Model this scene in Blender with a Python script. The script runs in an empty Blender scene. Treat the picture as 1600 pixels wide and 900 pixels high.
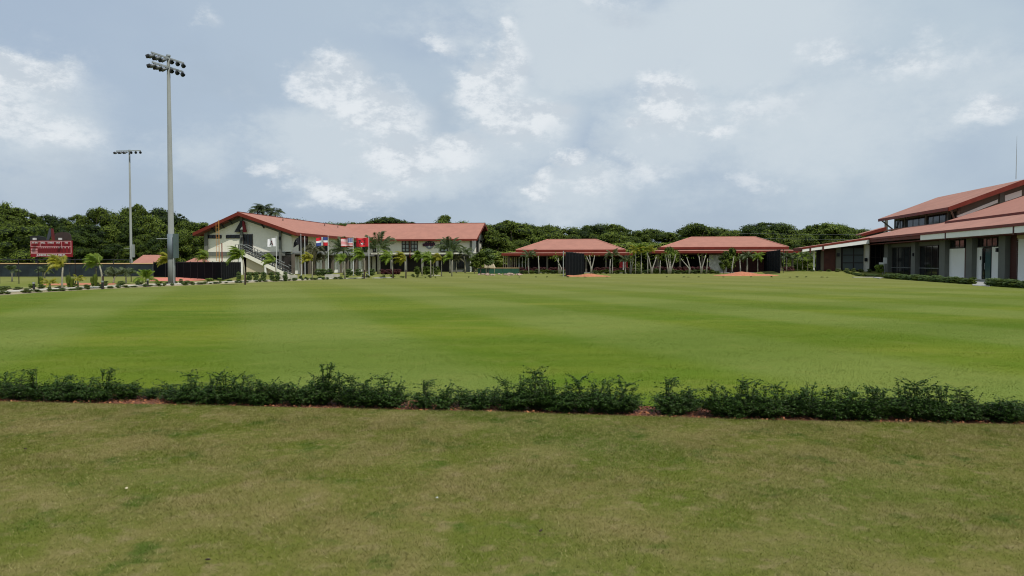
import bpy, math, random
import numpy as np
from mathutils import Vector, Matrix
R = math.radians
SC = bpy.context.scene
COL = SC.collection
RND = random.Random(7)

# ------------------------------------------------------------------ camera
F = 1160.0                      # focal length in pixels of the 1600 px wide photograph
CZ = 1.6                        # eye height
PITCH = math.atan(39.0 / F)     # looking slightly down, horizon at y = 411
cam_d = bpy.data.cameras.new('camera')
cam_d.sensor_width = 36.0
cam_d.lens = F / 1600.0 * 36.0
cam_d.clip_start = 0.05
cam_d.clip_end = 12000.0
cam = bpy.data.objects.new('camera', cam_d)
cam.location = (0, 0, CZ)
cam.rotation_euler = (math.pi / 2 - PITCH, 0, 0)
COL.objects.link(cam)
SC.camera = cam
SC.cycles.filter_width = 1.1
SC.render.resolution_x, SC.render.resolution_y = 1024, 576

# ------------------------------------------------------------------ sun, colour
SUN_DIR = Vector((0.40, -0.50, 1.0)).normalized()       # towards the sun: high, to the right and a little behind
SUN_EL = math.asin(SUN_DIR.z)
SUN_AZ = math.atan2(SUN_DIR.x, SUN_DIR.y)
sun_d = bpy.data.lights.new('sun', 'SUN')
sun_d.energy = 3.7
sun_d.angle = R(0.6)
sun_d.color = (1.0, 0.955, 0.88)
sun = bpy.data.objects.new('sun', sun_d)
sun.rotation_euler = SUN_DIR.to_track_quat('Z', 'Y').to_euler()
sun.location = (0, 0, 60)
COL.objects.link(sun)
SC.view_settings.view_transform = 'Standard'
SC.view_settings.look = 'None'
SC.view_settings.exposure = 0.0
SC.view_settings.gamma = 1.0
SC.view_settings.use_curve_mapping = False

# ------------------------------------------------------------------ photograph pixel -> place
CP, SP = math.cos(PITCH), math.sin(PITCH)
def zpix(v, Y):                 # height of the point seen at image row v at distance Y
    k = (450.0 - v) / F
    return CZ + Y * (k * CP - SP) / (CP + k * SP)
def xpix(u, Y, z=CZ):
    return (u - 800.0) / F * (Y * CP - (z - CZ) * SP)
def gpix(u, v, z=0.0):          # point on the level z
    k = (450.0 - v) / F
    Y = (z - CZ) * (CP + k * SP) / (k * CP - SP)
    return xpix(u, Y, z), Y
def upix(X, Y, z=0.0):
    return 800.0 + F * X / (Y * CP - (z - CZ) * SP)
def sstep(x, a, b):
    t = min(1.0, max(0.0, (x - a) / (b - a)))
    return t * t * (3 - 2 * t)
def terrain(X, Y):              # gentle rise at the far right corner of the pitch
    return 0.5 * sstep(Y, 87, 97) * sstep(X, 32, 38) * (1 - sstep(Y, 106, 114))

GRID = R(8.3)                   # the buildings all stand on one site grid, turned by this much
class Frame:
    def __init__(s, X, Y, a=GRID, z=0.0):
        s.X, s.Y, s.a, s.z = X, Y, a, z
        s.c, s.n = math.cos(a), math.sin(a)
    def world(s, p, q):
        return s.X + p * s.c + q * s.n, s.Y - p * s.n + q * s.c
    def s_of(s, u, q, z=CZ):    # local x of image column u in the plane local y = q
        k = (u - 800.0) / F
        o = -(z - CZ) * SP
        return (k * ((s.Y + q * s.c) * CP + o) - s.X - q * s.n) / (s.c + k * s.n * CP)
    def t_of(s, u, p, z=CZ):    # local y of image column u in the plane local x = p
        k = (u - 800.0) / F
        o = -(z - CZ) * SP
        return (k * ((s.Y - p * s.n) * CP + o) - s.X - p * s.c) / (s.n - k * s.c * CP)
    def z_of(s, v, p, q):
        return zpix(v, s.world(p, q)[1]) - s.z

# ------------------------------------------------------------------ tagging
def tag(o, label=None, cat=None, group=None, kind=None):
    if label: o['label'] = label
    if cat: o['category'] = cat
    if group: o['group'] = group
    if kind: o['kind'] = kind
    return o
def empty(name, loc, rz=0.0):
    o = bpy.data.objects.new(name, None)
    o.empty_display_size = 0.3
    o.location = loc
    o.rotation_euler = (0, 0, rz)
    COL.objects.link(o)
    return o
def put(name, me, parent=None, loc=(0, 0, 0), rot=(0, 0, 0), scale=(1, 1, 1)):
    o = bpy.data.objects.new(name, me)
    COL.objects.link(o)
    if parent: o.parent = parent
    o.location, o.rotation_euler, o.scale = loc, rot, scale
    return o
def copy_tree(o, parent=None):
    c = o.copy(); COL.objects.link(c); c.parent = parent
    for ch in list(o.children): copy_tree(ch, c)
    return c
ONES = ['', 'first', 'second', 'third', 'fourth', 'fifth', 'sixth', 'seventh', 'eighth', 'ninth', 'tenth', 'eleventh', 'twelfth',
        'thirteenth', 'fourteenth', 'fifteenth', 'sixteenth', 'seventeenth', 'eighteenth', 'nineteenth']
TENS = {20: ('twentieth', 'twenty'), 30: ('thirtieth', 'thirty'), 40: ('fortieth', 'forty'), 50: ('fiftieth', 'fifty'),
        60: ('sixtieth', 'sixty'), 70: ('seventieth', 'seventy')}
def ordinal(n):
    if n < 20: return ONES[n]
    t, r = n // 10 * 10, n % 10
    return TENS[t][0] if r == 0 else TENS[t][1] + '-' + ONES[r]
def number_labels(objs):        # things that share a label are told apart by their place from the left
    d = {}
    for o in objs: d.setdefault(o['label'], []).append(o)
    for lab, l in d.items():
        if len(l) < 2: continue
        l.sort(key=lambda o: upix(o.location.x, o.location.y))
        for i, o in enumerate(l): o['label'] = lab + ', ' + ordinal(i + 1) + ' from the left'

# ------------------------------------------------------------------ mesh building
class MB:
    def __init__(s): s.v, s.f, s.m = [], [], []
    def add(s, vs, fs, m=0):
        b = len(s.v); s.v += [tuple(p) for p in vs]; s.f += [tuple(b + i for i in f) for f in fs]; s.m += [m] * len(fs)
        return s
    def box(s, x0, x1, y0, y1, z0, z1, m=0):
        v = [(x, y, z) for z in (z0, z1) for y in (y0, y1) for x in (x0, x1)]
        return s.add(v, [(0, 2, 3, 1), (4, 5, 7, 6), (0, 1, 5, 4), (2, 6, 7, 3), (0, 4, 6, 2), (1, 3, 7, 5)], m)
    def prism(s, prof, axis, a, b, m=0):    # prof: 2-D outline in the plane across axis, extruded from a to b
        n = len(prof)
        def P(p, h):
            return (h, p[0], p[1]) if axis == 'x' else (p[0], h, p[1]) if axis == 'y' else (p[0], p[1], h)
        v = [P(p, a) for p in prof] + [P(p, b) for p in prof]
        fs = [(i, (i + 1) % n, n + (i + 1) % n, n + i) for i in range(n)]
        fs += [tuple(range(n - 1, -1, -1)), tuple(range(n, 2 * n))]
        return s.add(v, fs, m)
    def bar(s, p, q, w, h=None, m=0):       # square bar between two points
        h = h or w
        p, q = Vector(p), Vector(q); d = (q - p).normalized()
        up = Vector((0, 0, 1)) if abs(d.z) < 0.98 else Vector((0, 1, 0))
        a = d.cross(up).normalized(); b = a.cross(d).normalized()
        v = [c + a * i * w / 2 + b * j * h / 2 for c in (p, q) for i, j in ((-1, -1), (1, -1), (1, 1), (-1, 1))]
        return s.add(v, [(0, 1, 5, 4), (1, 2, 6, 5), (2, 3, 7, 6), (3, 0, 4, 7), (3, 2, 1, 0), (4, 5, 6, 7)], m)
    def tube(s, pts, rad, n=8, m=0, cap=True):
        pts = [Vector(p) for p in pts]
        if not isinstance(rad, (list, tuple)): rad = [rad] * len(pts)
        b = len(s.v); rings = []
        for i, p in enumerate(pts):
            d = (pts[min(i + 1, len(pts) - 1)] - pts[max(i - 1, 0)]).normalized()
            ref = Vector((0, 1, 0)) if abs(d.y) < 0.9 else Vector((1, 0, 0))
            a = d.cross(ref).normalized(); c = a.cross(d)
            rings.append([p + (a * math.cos(2 * math.pi * k / n) + c * math.sin(2 * math.pi * k / n)) * rad[i] for k in range(n)])
        v = [q for r in rings for q in r]
        fs = [(i * n + k, i * n + (k + 1) % n, (i + 1) * n + (k + 1) % n, (i + 1) * n + k) for i in range(len(pts) - 1) for k in range(n)]
        if cap: fs += [tuple(range(n - 1, -1, -1)), tuple((len(pts) - 1) * n + k for k in range(n))]
        return s.add(v, fs, m)
    def blob(s, c, r, m=0, seed=0, nu=10, nv=6, jag=0.12):
        rr = random.Random(seed)
        v = [(c[0], c[1], c[2] - r[2])]
        for i in range(1, nv):
            t = math.pi * i / nv - math.pi / 2
            for k in range(nu):
                a = 2 * math.pi * k / nu
                j = 1 + rr.uniform(-jag, jag)
                v.append((c[0] + r[0] * math.cos(t) * math.cos(a) * j, c[1] + r[1] * math.cos(t) * math.sin(a) * j, c[2] + r[2] * math.sin(t) * j))
        v.append((c[0], c[1], c[2] + r[2]))
        fs = [(0, 1 + (k + 1) % nu, 1 + k) for k in range(nu)]
        for i in range(nv - 2):
            fs += [(1 + i * nu + k, 1 + i * nu + (k + 1) % nu, 1 + (i + 1) * nu + (k + 1) % nu, 1 + (i + 1) * nu + k) for k in range(nu)]
        L = len(v) - 1
        fs += [(L, 1 + (nv - 2) * nu + k, 1 + (nv - 2) * nu + (k + 1) % nu) for k in range(nu)]
        return s.add(v, fs, m)
    def mesh(s, name, mats, smooth=False):
        me = bpy.data.meshes.new(name)
        me.from_pydata(s.v, [], s.f)
        for m in (mats if isinstance(mats, (list, tuple)) else [mats]): me.materials.append(m)
        if any(s.m): me.polygons.foreach_set('material_index', s.m)
        if smooth: me.polygons.foreach_set('use_smooth', [True] * len(me.polygons))
        me.update()
        return me
    def build(s, name, mats, parent=None, smooth=False, **k):
        return put(name, s.mesh(name, mats, smooth), parent, **k)
def boxo(name, mat, parent, *b):
    return MB().box(*b).build(name, mat, parent)
def np_mesh(name, V, Fc, mats, attr=None, smooth=False):    # V (n,3); Fc (m,k) equal sized faces
    me = bpy.data.meshes.new(name)
    n, m, k = len(V), len(Fc), Fc.shape[1]
    me.vertices.add(n); me.vertices.foreach_set('co', V.astype(np.float32).ravel())
    me.loops.add(m * k); me.loops.foreach_set('vertex_index', Fc.astype(np.int32).ravel())
    me.polygons.add(m); me.polygons.foreach_set('loop_start', np.arange(0, m * k, k, dtype=np.int32))
    if smooth: me.polygons.foreach_set('use_smooth', np.ones(m, dtype=bool))
    for q in (mats if isinstance(mats, (list, tuple)) else [mats]): me.materials.append(q)
    if attr is not None:
        a = me.attributes.new('shade', 'FLOAT', 'POINT'); a.data.foreach_set('value', attr.astype(np.float32))
    me.update(calc_edges=True)
    return me

# ------------------------------------------------------------------ materials
def new_mat(name):
    m = bpy.data.materials.new(name); m.use_nodes = True
    nt = m.node_tree; nt.nodes.clear()
    out = nt.nodes.new('ShaderNodeOutputMaterial'); b = nt.nodes.new('ShaderNodeBsdfPrincipled')
    nt.links.new(b.outputs[0], out.inputs[0])
    return m, nt, b
class NT:
    def __init__(s, nt): s.nt = nt
    def n(s, t, **k):
        nd = s.nt.nodes.new(t)
        for a, v in k.items(): setattr(nd, a, v)
        return nd
    def set(s, sock, v):
        if isinstance(v, bpy.types.NodeSocket): s.nt.links.new(v, sock)
        elif v is not None: sock.default_value = v
    def math(s, op, a, b=None, c=None, clamp=False):
        nd = s.n('ShaderNodeMath', operation=op, use_clamp=clamp)
        for i, x in enumerate((a, b, c)): s.set(nd.inputs[i], x) if x is not None else None
        return nd.outputs[0]
    def vec(s, op, a, b=None):
        nd = s.n('ShaderNodeVectorMath', operation=op)
        s.set(nd.inputs[0], a)
        if b is not None: s.set(nd.inputs[1], b)
        return nd.outputs['Value'] if op in ('LENGTH', 'DOT_PRODUCT') else nd.outputs[0]
    def noise(s, vec, scale, detail=4, rough=0.55, dist=0.0, color=False, lac=2.0):
        nd = s.n('ShaderNodeTexNoise'); s.set(nd.inputs['Vector'], vec)
        nd.inputs['Scale'].default_value = scale; nd.inputs['Detail'].default_value = detail
        nd.inputs['Roughness'].default_value = rough; nd.inputs['Distortion'].default_value = dist
        nd.inputs['Lacunarity'].default_value = lac
        return nd.outputs['Color' if color else 'Fac']
    def ramp(s, x, a, b, lo=0.0, hi=1.0, smooth=True):
        nd = s.n('ShaderNodeMapRange', interpolation_type='SMOOTHSTEP' if smooth else 'LINEAR')
        s.set(nd.inputs[0], x)
        for i, v in zip((1, 2, 3, 4), (a, b, lo, hi)): s.set(nd.inputs[i], v)
        return nd.outputs[0]
    def mix(s, f, a, b, blend='MIX'):
        nd = s.n('ShaderNodeMix', data_type='RGBA', blend_type=blend)
        s.set(nd.inputs[0], f)
        for i, v in ((6, a), (7, b)): s.set(nd.inputs[i], (*v, 1) if isinstance(v, tuple) and len(v) == 3 else v)
        return nd.outputs[2]
    def bump(s, h, strength, dist=0.02):
        nd = s.n('ShaderNodeBump'); s.set(nd.inputs['Height'], h)
        nd.inputs['Strength'].default_value = strength; nd.inputs['Distance'].default_value = dist
        return nd.outputs[0]
def mul(c, k): return tuple(min(1.0, x * k) for x in c)
MATS = {}
def surf(name, col, rough=0.7, var=0.12, scale=1.5, fine=0.0, fscale=30.0, bump=0.0, metal=0.0, dirt=0.0, spec=None):
    """plain painted / plastered / metal surface with mottling, optional wear that runs down and fine relief"""
    if name in MATS: return MATS[name]
    m, nt, b = new_mat(name); N = NT(nt)
    tc = N.n('ShaderNodeTexCoord').outputs['Object']
    n1 = N.noise(tc, scale, 5, 0.6)
    c = N.mix(N.ramp(n1, 0.3, 0.7), mul(col, 1 - var), mul(col, 1 + var))
    if dirt:
        mp = N.n('ShaderNodeMapping'); N.set(mp.inputs[0], tc); mp.inputs['Scale'].default_value = (3, 3, 0.35)
        n2 = N.noise(mp.outputs[0], 1.6, 6, 0.65)
        c = N.mix(N.ramp(n2, 0.5, 0.78, 0, dirt), c, mul(col, 0.5))
    h = N.noise(tc, fscale, 3, 0.6)
    if fine: c = N.mix(N.ramp(h, 0.25, 0.75, 0, 1), N.mix(fine, c, (0, 0, 0)), c)
    N.set(b.inputs['Base Color'], c)
    N.set(b.inputs['Roughness'], N.ramp(n1, 0.2, 0.8, max(0.05, rough - 0.08), min(1, rough + 0.08)))
    b.inputs['Metallic'].default_value = metal
    b.inputs['Specular IOR Level'].default_value = spec if spec is not None else (0.5 if metal else 0.22)
    if bump: N.set(b.inputs['Normal'], N.bump(h, bump, 0.02))
    MATS[name] = m
    return m
def leafmat(name, col, tip=None, var=0.35, trans=0.3, rough=0.5, spec=0.3):
    """foliage: per-leaf tone from the 'shade' attribute, clump tone from noise, some light through the leaf"""
    m, nt, b = new_mat(name); N = NT(nt)
    at = N.n('ShaderNodeAttribute', attribute_name='shade').outputs['Fac']
    geo = N.n('ShaderNodeNewGeometry').outputs['Position']
    ob = N.n('ShaderNodeObjectInfo').outputs['Random']
    n1 = N.noise(geo, 0.9, 3, 0.6)
    tip = tip or mul(col, 1.6)
    x = N.math('ADD', N.math('MULTIPLY', at, 0.65), N.math('MULTIPLY', n1, 0.35))
    c = N.mix(N.ramp(x, 0.15, 0.85, 0, 1, False), mul(col, 1 - var), tip)
    c = N.mix(N.math('MULTIPLY', ob, 0.5), c, N.mix(0.5, c, (col[0] * 1.5, col[1] * 1.15, col[2] * 0.8)))
    N.set(b.inputs['Base Color'], c)
    b.inputs['Roughness'].default_value = rough
    b.inputs['Specular IOR Level'].default_value = spec
    tr = N.n('ShaderNodeBsdfTranslucent'); N.set(tr.inputs[0], N.mix(0.5, c, (col[0] * 1.6, col[1] * 2.0, col[2] * 0.6)))
    mx = N.n('ShaderNodeMixShader'); mx.inputs[0].default_value = trans
    out = [n for n in nt.nodes if n.type == 'OUTPUT_MATERIAL'][0]
    nt.links.new(b.outputs[0], mx.inputs[1]); nt.links.new(tr.outputs[0], mx.inputs[2]); nt.links.new(mx.outputs[0], out.inputs[0])
    return m
def glass(name, col=(0.02, 0.025, 0.028), rough=0.06):
    m, nt, b = new_mat(name); N = NT(nt)
    tc = N.n('ShaderNodeTexCoord').outputs['Object']
    b.inputs['Base Color'].default_value = (*col, 1)
    N.set(b.inputs['Roughness'], N.ramp(N.noise(tc, 2.0), 0.3, 0.7, rough, rough + 0.08))
    N.set(b.inputs['Normal'], N.bump(N.noise(tc, 0.7, 2), 0.06, 0.05))
    b.inputs['Specular IOR Level'].default_value = 0.36
    return m
# ------------------------------------------------------------------ sky
def az_el(u, v):
    x, y, z = (u - 800) / F, CP + (450 - v) / F * SP, (450 - v) / F * CP - SP
    l = math.sqrt(x * x + y * y + z * z)
    return math.atan2(x, y), math.asin(z / l)
world = bpy.data.worlds.new('World'); SC.world = world; world.use_nodes = True
wn = world.node_tree; wn.nodes.clear(); N = NT(wn)
out = N.n('ShaderNodeOutputWorld'); bg = N.n('ShaderNodeBackground'); wn.links.new(bg.outputs[0], out.inputs[0])
sky = N.n('ShaderNodeTexSky', sky_type='NISHITA', sun_disc=False)
sky.sun_elevation, sky.sun_rotation = SUN_EL, SUN_AZ
sky.air_density, sky.dust_density, sky.ozone_density = 1.2, 2.0, 1.5
nrm = N.n('ShaderNodeTexCoord').outputs['Generated']
sep = N.n('ShaderNodeSeparateXYZ'); N.set(sep.inputs[0], nrm)
az = N.math('ARCTAN2', sep.outputs[0], sep.outputs[1])
el = N.math('ARCSINE', sep.outputs[2])
# clouds are laid on azimuth / elevation; every noise is three-dimensional on the direction, so it goes on all round
stretch = N.n('ShaderNodeMapping'); N.set(stretch.inputs[0], nrm); stretch.inputs['Scale'].default_value = (1, 1, 1.7)
st = stretch.outputs[0]
wob = N.vec('SUBTRACT', N.noise(st, 7.0, 6, 0.62, color=True), (0.5, 0.5, 0.5))
comb = N.n('ShaderNodeCombineXYZ'); N.set(comb.inputs[0], az); N.set(comb.inputs[1], el)
ae = N.vec('ADD', comb.outputs[0], N.vec('MULTIPLY', wob, (0.13, 0.11, 0.0)))
fine = N.noise(st, 14.0, 8, 0.68)
mid = N.noise(st, 5.0, 6, 0.6)
broad = N.noise(st, 2.0, 4, 0.55)
SKYK = 10.0     # the sky strength is 0.1, cloud radiance is written in display units
def rad(c): return tuple(SKYK * x for x in c)
col = N.mix(0.86, sky.outputs[0], rad((0.405, 0.500, 0.630)))
# thin high veil, whiter to the right and up, bluer at the top left
veil = N.math('MULTIPLY', N.ramp(N.math('ADD', broad, N.math('MULTIPLY', mid, 0.4)), 0.50, 0.86), N.ramp(az, -0.55, 0.25, 0.25, 0.85))
col = N.mix(veil, col, rad((0.520, 0.615, 0.690)))
# blobs: u, v, half width, half height (photograph pixels), weight
def cloud(list_, thr0, thr1, amp):
    tot = None
    for (u, v, ru, rv, w) in list_:
        a, e = az_el(u, v)
        d = N.vec('LENGTH', N.vec('MULTIPLY', N.vec('SUBTRACT', ae, (a, e, 0)), (F / ru * 0.80, F / rv * 0.80, 0)))
        x = N.ramp(d, 0.0, 1.25, w, 0.0)
        tot = x if tot is None else N.math('MAXIMUM', tot, x)
    tot = N.math('ADD', tot, N.math('MULTIPLY', N.math('SUBTRACT', fine, 0.5), amp))
    return N.ramp(tot, thr0, thr1)
soft = cloud([(540, 230, 190, 90, .9), (640, 260, 180, 60, .9), (800, 190, 120, 130, .8), (60, 210, 120, 110, .8), (1060, 200, 170, 110, .8),
              (950, 60, 260, 90, .9), (1170, 40, 200, 100, .95), (1250, 190, 240, 120, .75), (1500, 130, 200, 90, .55), (900, 300, 150, 60, .7), (700, 60, 170, 60, .45),
              (1500, 190, 100, 40, .6), (1100, 310, 300, 40, .4), (300, 230, 200, 60, .45)], 0.15, 0.75, 0.9)
col = N.mix(N.math('MULTIPLY', soft, 0.80), col, rad((0.615, 0.688, 0.745)))
hard = cloud([(45, 130, 66, 36, 1.0), (20, 190, 60, 40, .7), (90, 210, 90, 34, .6), (510, 130, 66, 44, 1.0), (570, 175, 80, 50, .9), (620, 200, 70, 40, .75),
              (640, 245, 95, 38, .85), (720, 240, 60, 30, .75), (560, 300, 90, 26, .7), (760, 150, 46, 50, .9), (800, 110, 40, 60, .9), (800, 190, 82, 46, 1.0), (850, 175, 40, 26, .9),
              (800, 60, 26, 20, .75), (420, 276, 56, 15, .7), (680, 80, 40, 20, .55), (1050, 140, 56, 36, .95), (1060, 180, 90, 40, .6), (1125, 212, 44, 18, .75), (995, 192, 22, 16, .8),
              (885, 262, 36, 24, .9), (850, 290, 30, 22, .75), (935, 290, 40, 20, .5), (1300, 70, 60, 24, .5), (1430, 90, 110, 40, .45), (1560, 180, 50, 30, .6), (340, 30, 26, 22, .5),
              (960, 10, 70, 40, .5), (1000, 280, 90, 30, .45), (1180, 290, 90, 22, .4), (1200, 170, 110, 60, .45)], 0.16, 0.74, 1.0)
# cauliflower relief of the cumulus: difference of the noise towards the sun
st2 = N.vec('ADD', st, (-0.012, 0.0, -0.03))
relief = N.math('SUBTRACT', fine, N.noise(st2, 14.0, 8, 0.68))
lit = N.ramp(relief, -0.10, 0.12)
cum = N.mix(lit, rad((0.575, 0.640, 0.705)), rad((0.80, 0.84, 0.875)))
col = N.mix(N.math('MULTIPLY', hard, 0.85), col, cum)
# darker blue-grey rain haze low down
dark = cloud([(170, 290, 240, 50, .7), (340, 120, 120, 60, .5), (330, 300, 130, 40, .6), (690, 190, 60, 60, .5), (950, 240, 70, 40, .35), (1240, 170, 70, 30, .35), (975, 25, 70, 24, .5), (1300, 300, 200, 40, .25)], 0.15, 0.8, 0.6)
col = N.mix(N.math('MULTIPLY', dark, 0.60), col, rad((0.385, 0.470, 0.570)))
# clouds elsewhere round the horizon, away from the part in the photograph
else_ = N.math('MULTIPLY', N.ramp(N.math('ADD', N.math('MULTIPLY', mid, 0.7), N.math('MULTIPLY', fine, 0.4)), 0.54, 0.68),
               N.math('MAXIMUM', N.ramp(N.math('ABSOLUTE', az), 0.66, 0.95), N.ramp(el, 0.40, 0.6)))
col = N.mix(N.math('MULTIPLY', else_, 0.7), col, cum)
N.set(bg.inputs[0], col); bg.inputs[1].default_value = 0.1
world.cycles.sampling_method = 'MANUAL'; world.cycles.sample_map_resolution = 512

# ------------------------------------------------------------------ lawn materials
def turf_color(N, P, dry):
    """colour of the grass at world position P; the blades that stand on it use the same patches"""
    n1 = N.noise(P, 0.22, 5, 0.6); n2 = N.noise(P, 1.3, 5, 0.65, 0.3); n3 = N.noise(P, 5.5, 4, 0.6)
    if dry:     # rough couch grass, straw coloured patches and greener ones
        c = N.mix(N.ramp(n2, 0.36, 0.66), (0.138, 0.158, 0.027), (0.235, 0.200, 0.076))
        c = N.mix(N.ramp(n1, 0.46, 0.66, 0, 0.7), c, (0.095, 0.150, 0.020))
        c = N.mix(N.ramp(n3, 0.50, 0.74, 0, 0.65), c, (0.300, 0.235, 0.125))
        c = N.mix(N.ramp(N.noise(P, 2.1, 4, 0.6), 0.56, 0.72, 0, 0.85), c, (0.055, 0.110, 0.012))
    else:       # mown pitch: broad mowing bands both ways, yellower patches
        da = N.vec('DOT_PRODUCT', P, (0.938, 0.347, 0.0)); db = N.vec('DOT_PRODUCT', P, (-0.347, 0.938, 0.0))
        w1 = N.math('ADD', N.math('MULTIPLY', da, 0.90), N.math('MULTIPLY', N.math('SUBTRACT', N.noise(P, 0.10, 3), 0.5), 1.6))
        b1 = N.ramp(N.math('SINE', w1), -0.6, 0.6)
        w2 = N.math('ADD', N.math('MULTIPLY', db, 0.62), N.math('MULTIPLY', N.math('SUBTRACT', N.noise(P, 0.10, 3), 0.5), 5.0))
        b2 = N.ramp(N.math('SINE', w2), -0.6, 0.6)
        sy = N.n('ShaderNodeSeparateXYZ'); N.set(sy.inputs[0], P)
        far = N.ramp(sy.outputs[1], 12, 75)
        stv = N.vec('MULTIPLY', P, (0.055, 0.30, 1.0)); n4 = N.noise(stv, 1.0, 5, 0.6, 0.6)
        stw = N.vec('MULTIPLY', P, (0.16, 0.85, 1.0)); n5 = N.noise(stw, 1.0, 4, 0.6, 0.4)
        c = N.mix(N.ramp(n1, 0.3, 0.7), (0.100, 0.168, 0.014), (0.158, 0.198, 0.022))
        c = N.mix(N.ramp(n4, 0.42, 0.62, 0, 0.50), c, (0.056, 0.128, 0.008))
        c = N.mix(N.ramp(n5, 0.50, 0.70, 0, 0.42), c, (0.210, 0.225, 0.038))
        c = N.mix(N.math('MULTIPLY', b1, 0.64), c, (0.185, 0.228, 0.060))
        c = N.mix(N.math('MULTIPLY', b2, 0.40), c, (0.078, 0.135, 0.010))
        c = N.mix(N.ramp(n2, 0.5, 0.75, 0, 0.35), c, (0.205, 0.215, 0.055))
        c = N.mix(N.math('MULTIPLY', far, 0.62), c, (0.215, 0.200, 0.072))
    return c
def lawn_mat(name, dry, grain=0.5):
    m, nt, b = new_mat(name); N = NT(nt)
    P = N.n('ShaderNodeNewGeometry').outputs['Position']
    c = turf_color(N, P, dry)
    f1 = N.noise(P, 28.0, 6, 0.7); f2 = N.noise(P, 90.0, 4, 0.7)
    g = N.math('ADD', N.math('MULTIPLY', f1, 0.5), N.math('MULTIPLY', f2, 0.5))
    if dry: c = N.mix(0.20, c, (0.050, 0.044, 0.018))      # thatch and soil between the blades
    c = N.mix(N.ramp(g, 0.30, 0.62, grain, 0), c, mul((0.05, 0.06, 0.015), 0.6))
    c = N.mix(N.ramp(f2, 0.55, 0.75, 0, 0.10 if dry else 0.45), c, (0.30, 0.30, 0.12))
    N.set(b.inputs['Base Color'], c)
    b.inputs['Roughness'].default_value = 0.95; b.inputs['Specular IOR Level'].default_value = 0.01
    N.set(b.inputs['Normal'], N.bump(g, 0.4 if dry else 0.2, 0.03))
    return m
def blade_mat(name, dry):
    m, nt, b = new_mat(name); N = NT(nt)
    P = N.n('ShaderNodeNewGeometry').outputs['Position']
    at = N.n('ShaderNodeAttribute', attribute_name='shade').outputs['Fac']
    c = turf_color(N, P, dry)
    c = N.mix(N.ramp(at, 0.05, 0.5, 0.45, 0), c, (0.06, 0.08, 0.012))
    c = N.mix(N.ramp(at, 0.50, 0.95, 0, 0.80 if dry else 0.50), c, (0.42, 0.385, 0.17) if dry else (0.30, 0.33, 0.08))
    N.set(b.inputs['Base Color'], c)
    b.inputs['Roughness'].default_value = 0.8; b.inputs['Specular IOR Level'].default_value = 0.05
    tr = N.n('ShaderNodeBsdfTranslucent'); N.set(tr.inputs[0], c)
    mx = N.n('ShaderNodeMixShader'); mx.inputs[0].default_value = 0.3
    o = [n for n in nt.nodes if n.type == 'OUTPUT_MATERIAL'][0]
    nt.links.new(b.outputs[0], mx.inputs[1]); nt.links.new(tr.outputs[0], mx.inputs[2]); nt.links.new(mx.outputs[0], o.inputs[0])
    return m
M_FIELD, M_DRY = lawn_mat('field_turf', False, 0.55), lawn_mat('rough_lawn', True, 0.45)
M_BLADE_F, M_BLADE_D = blade_mat('turf_blades', False), blade_mat('dry_blades', True)

def soil_mat(name, c0, c1, c2):
    m, nt, b = new_mat(name); N = NT(nt)
    P = N.n('ShaderNodeNewGeometry').outputs['Position']
    n1, n2 = N.noise(P, 4.0, 5, 0.65), N.noise(P, 38.0, 4, 0.7)
    c = N.mix(N.ramp(n1, 0.35, 0.65), c0, c1)
    c = N.mix(N.ramp(n2, 0.5, 0.72), c, c2)
    N.set(b.inputs['Base Color'], c); b.inputs['Roughness'].default_value = 0.9
    N.set(b.inputs['Normal'], N.bump(n2, 0.9, 0.03))
    return m
M_BED = soil_mat('bed_soil', (0.100, 0.034, 0.018), (0.19, 0.065, 0.032), (0.34, 0.13, 0.065))
M_CLAY = soil_mat('orange_clay', (0.36, 0.115, 0.05), (0.46, 0.17, 0.08), (0.55, 0.27, 0.15))
M_TRACK = soil_mat('pink_track', (0.50, 0.13, 0.09), (0.58, 0.19, 0.13), (0.62, 0.26, 0.18))
M_SAND = soil_mat('sandy_soil', (0.30, 0.25, 0.15), (0.36, 0.29, 0.18), (0.22, 0.24, 0.10))

# ------------------------------------------------------------------ the setting: ground, pitch, bed, path
def bank(p): return [(x, y) for x, y in p]
# the far border of the pitch, from far left to far right, at the level of the ground
EDGE_PIX = [(0, 462), (75, 457), (150, 452.5), (225, 449), (300, 446), (400, 441.5), (500, 437.5), (600, 435), (700, 434), (850, 433.6), (1000, 433.5), (1150, 433.5), (1290, 433.6),
            (1350, 434.5), (1400, 437), (1450, 440), (1500, 443.6), (1550, 447.4), (1600, 451.5)]
EDGE = [gpix(u, v) for u, v in EDGE_PIX]
x0, y0 = EDGE[0]; EDGE = [(x0 - 22, y0 - 24)] + EDGE + [(EDGE[-1][0] + 2.5, EDGE[-1][1] - 14), (EDGE[-1][0] + 4, 9.0)]
BF = [gpix(u, v) for u, v in ((-260, 620), (0, 629), (400, 636.5), (800, 645.5), (1200, 658), (1600, 665), (1900, 671))]  # front edge of the bed
def bed_front(x):
    xs = [p[0] for p in BF]; ys = [p[1] for p in BF]
    return float(np.interp(x, xs, ys))
BED_W = 0.62
def sheet(name, poly, mat, z, kind='structure', fz=None):
    me = bpy.data.meshes.new(name)
    me.from_pydata([(x, y, z + (fz(x, y) if fz else 0)) for x, y in poly], [], [tuple(range(len(poly)))])
    me.materials.append(mat); me.update()
    return tag(put(name, me), kind=kind)
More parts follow.
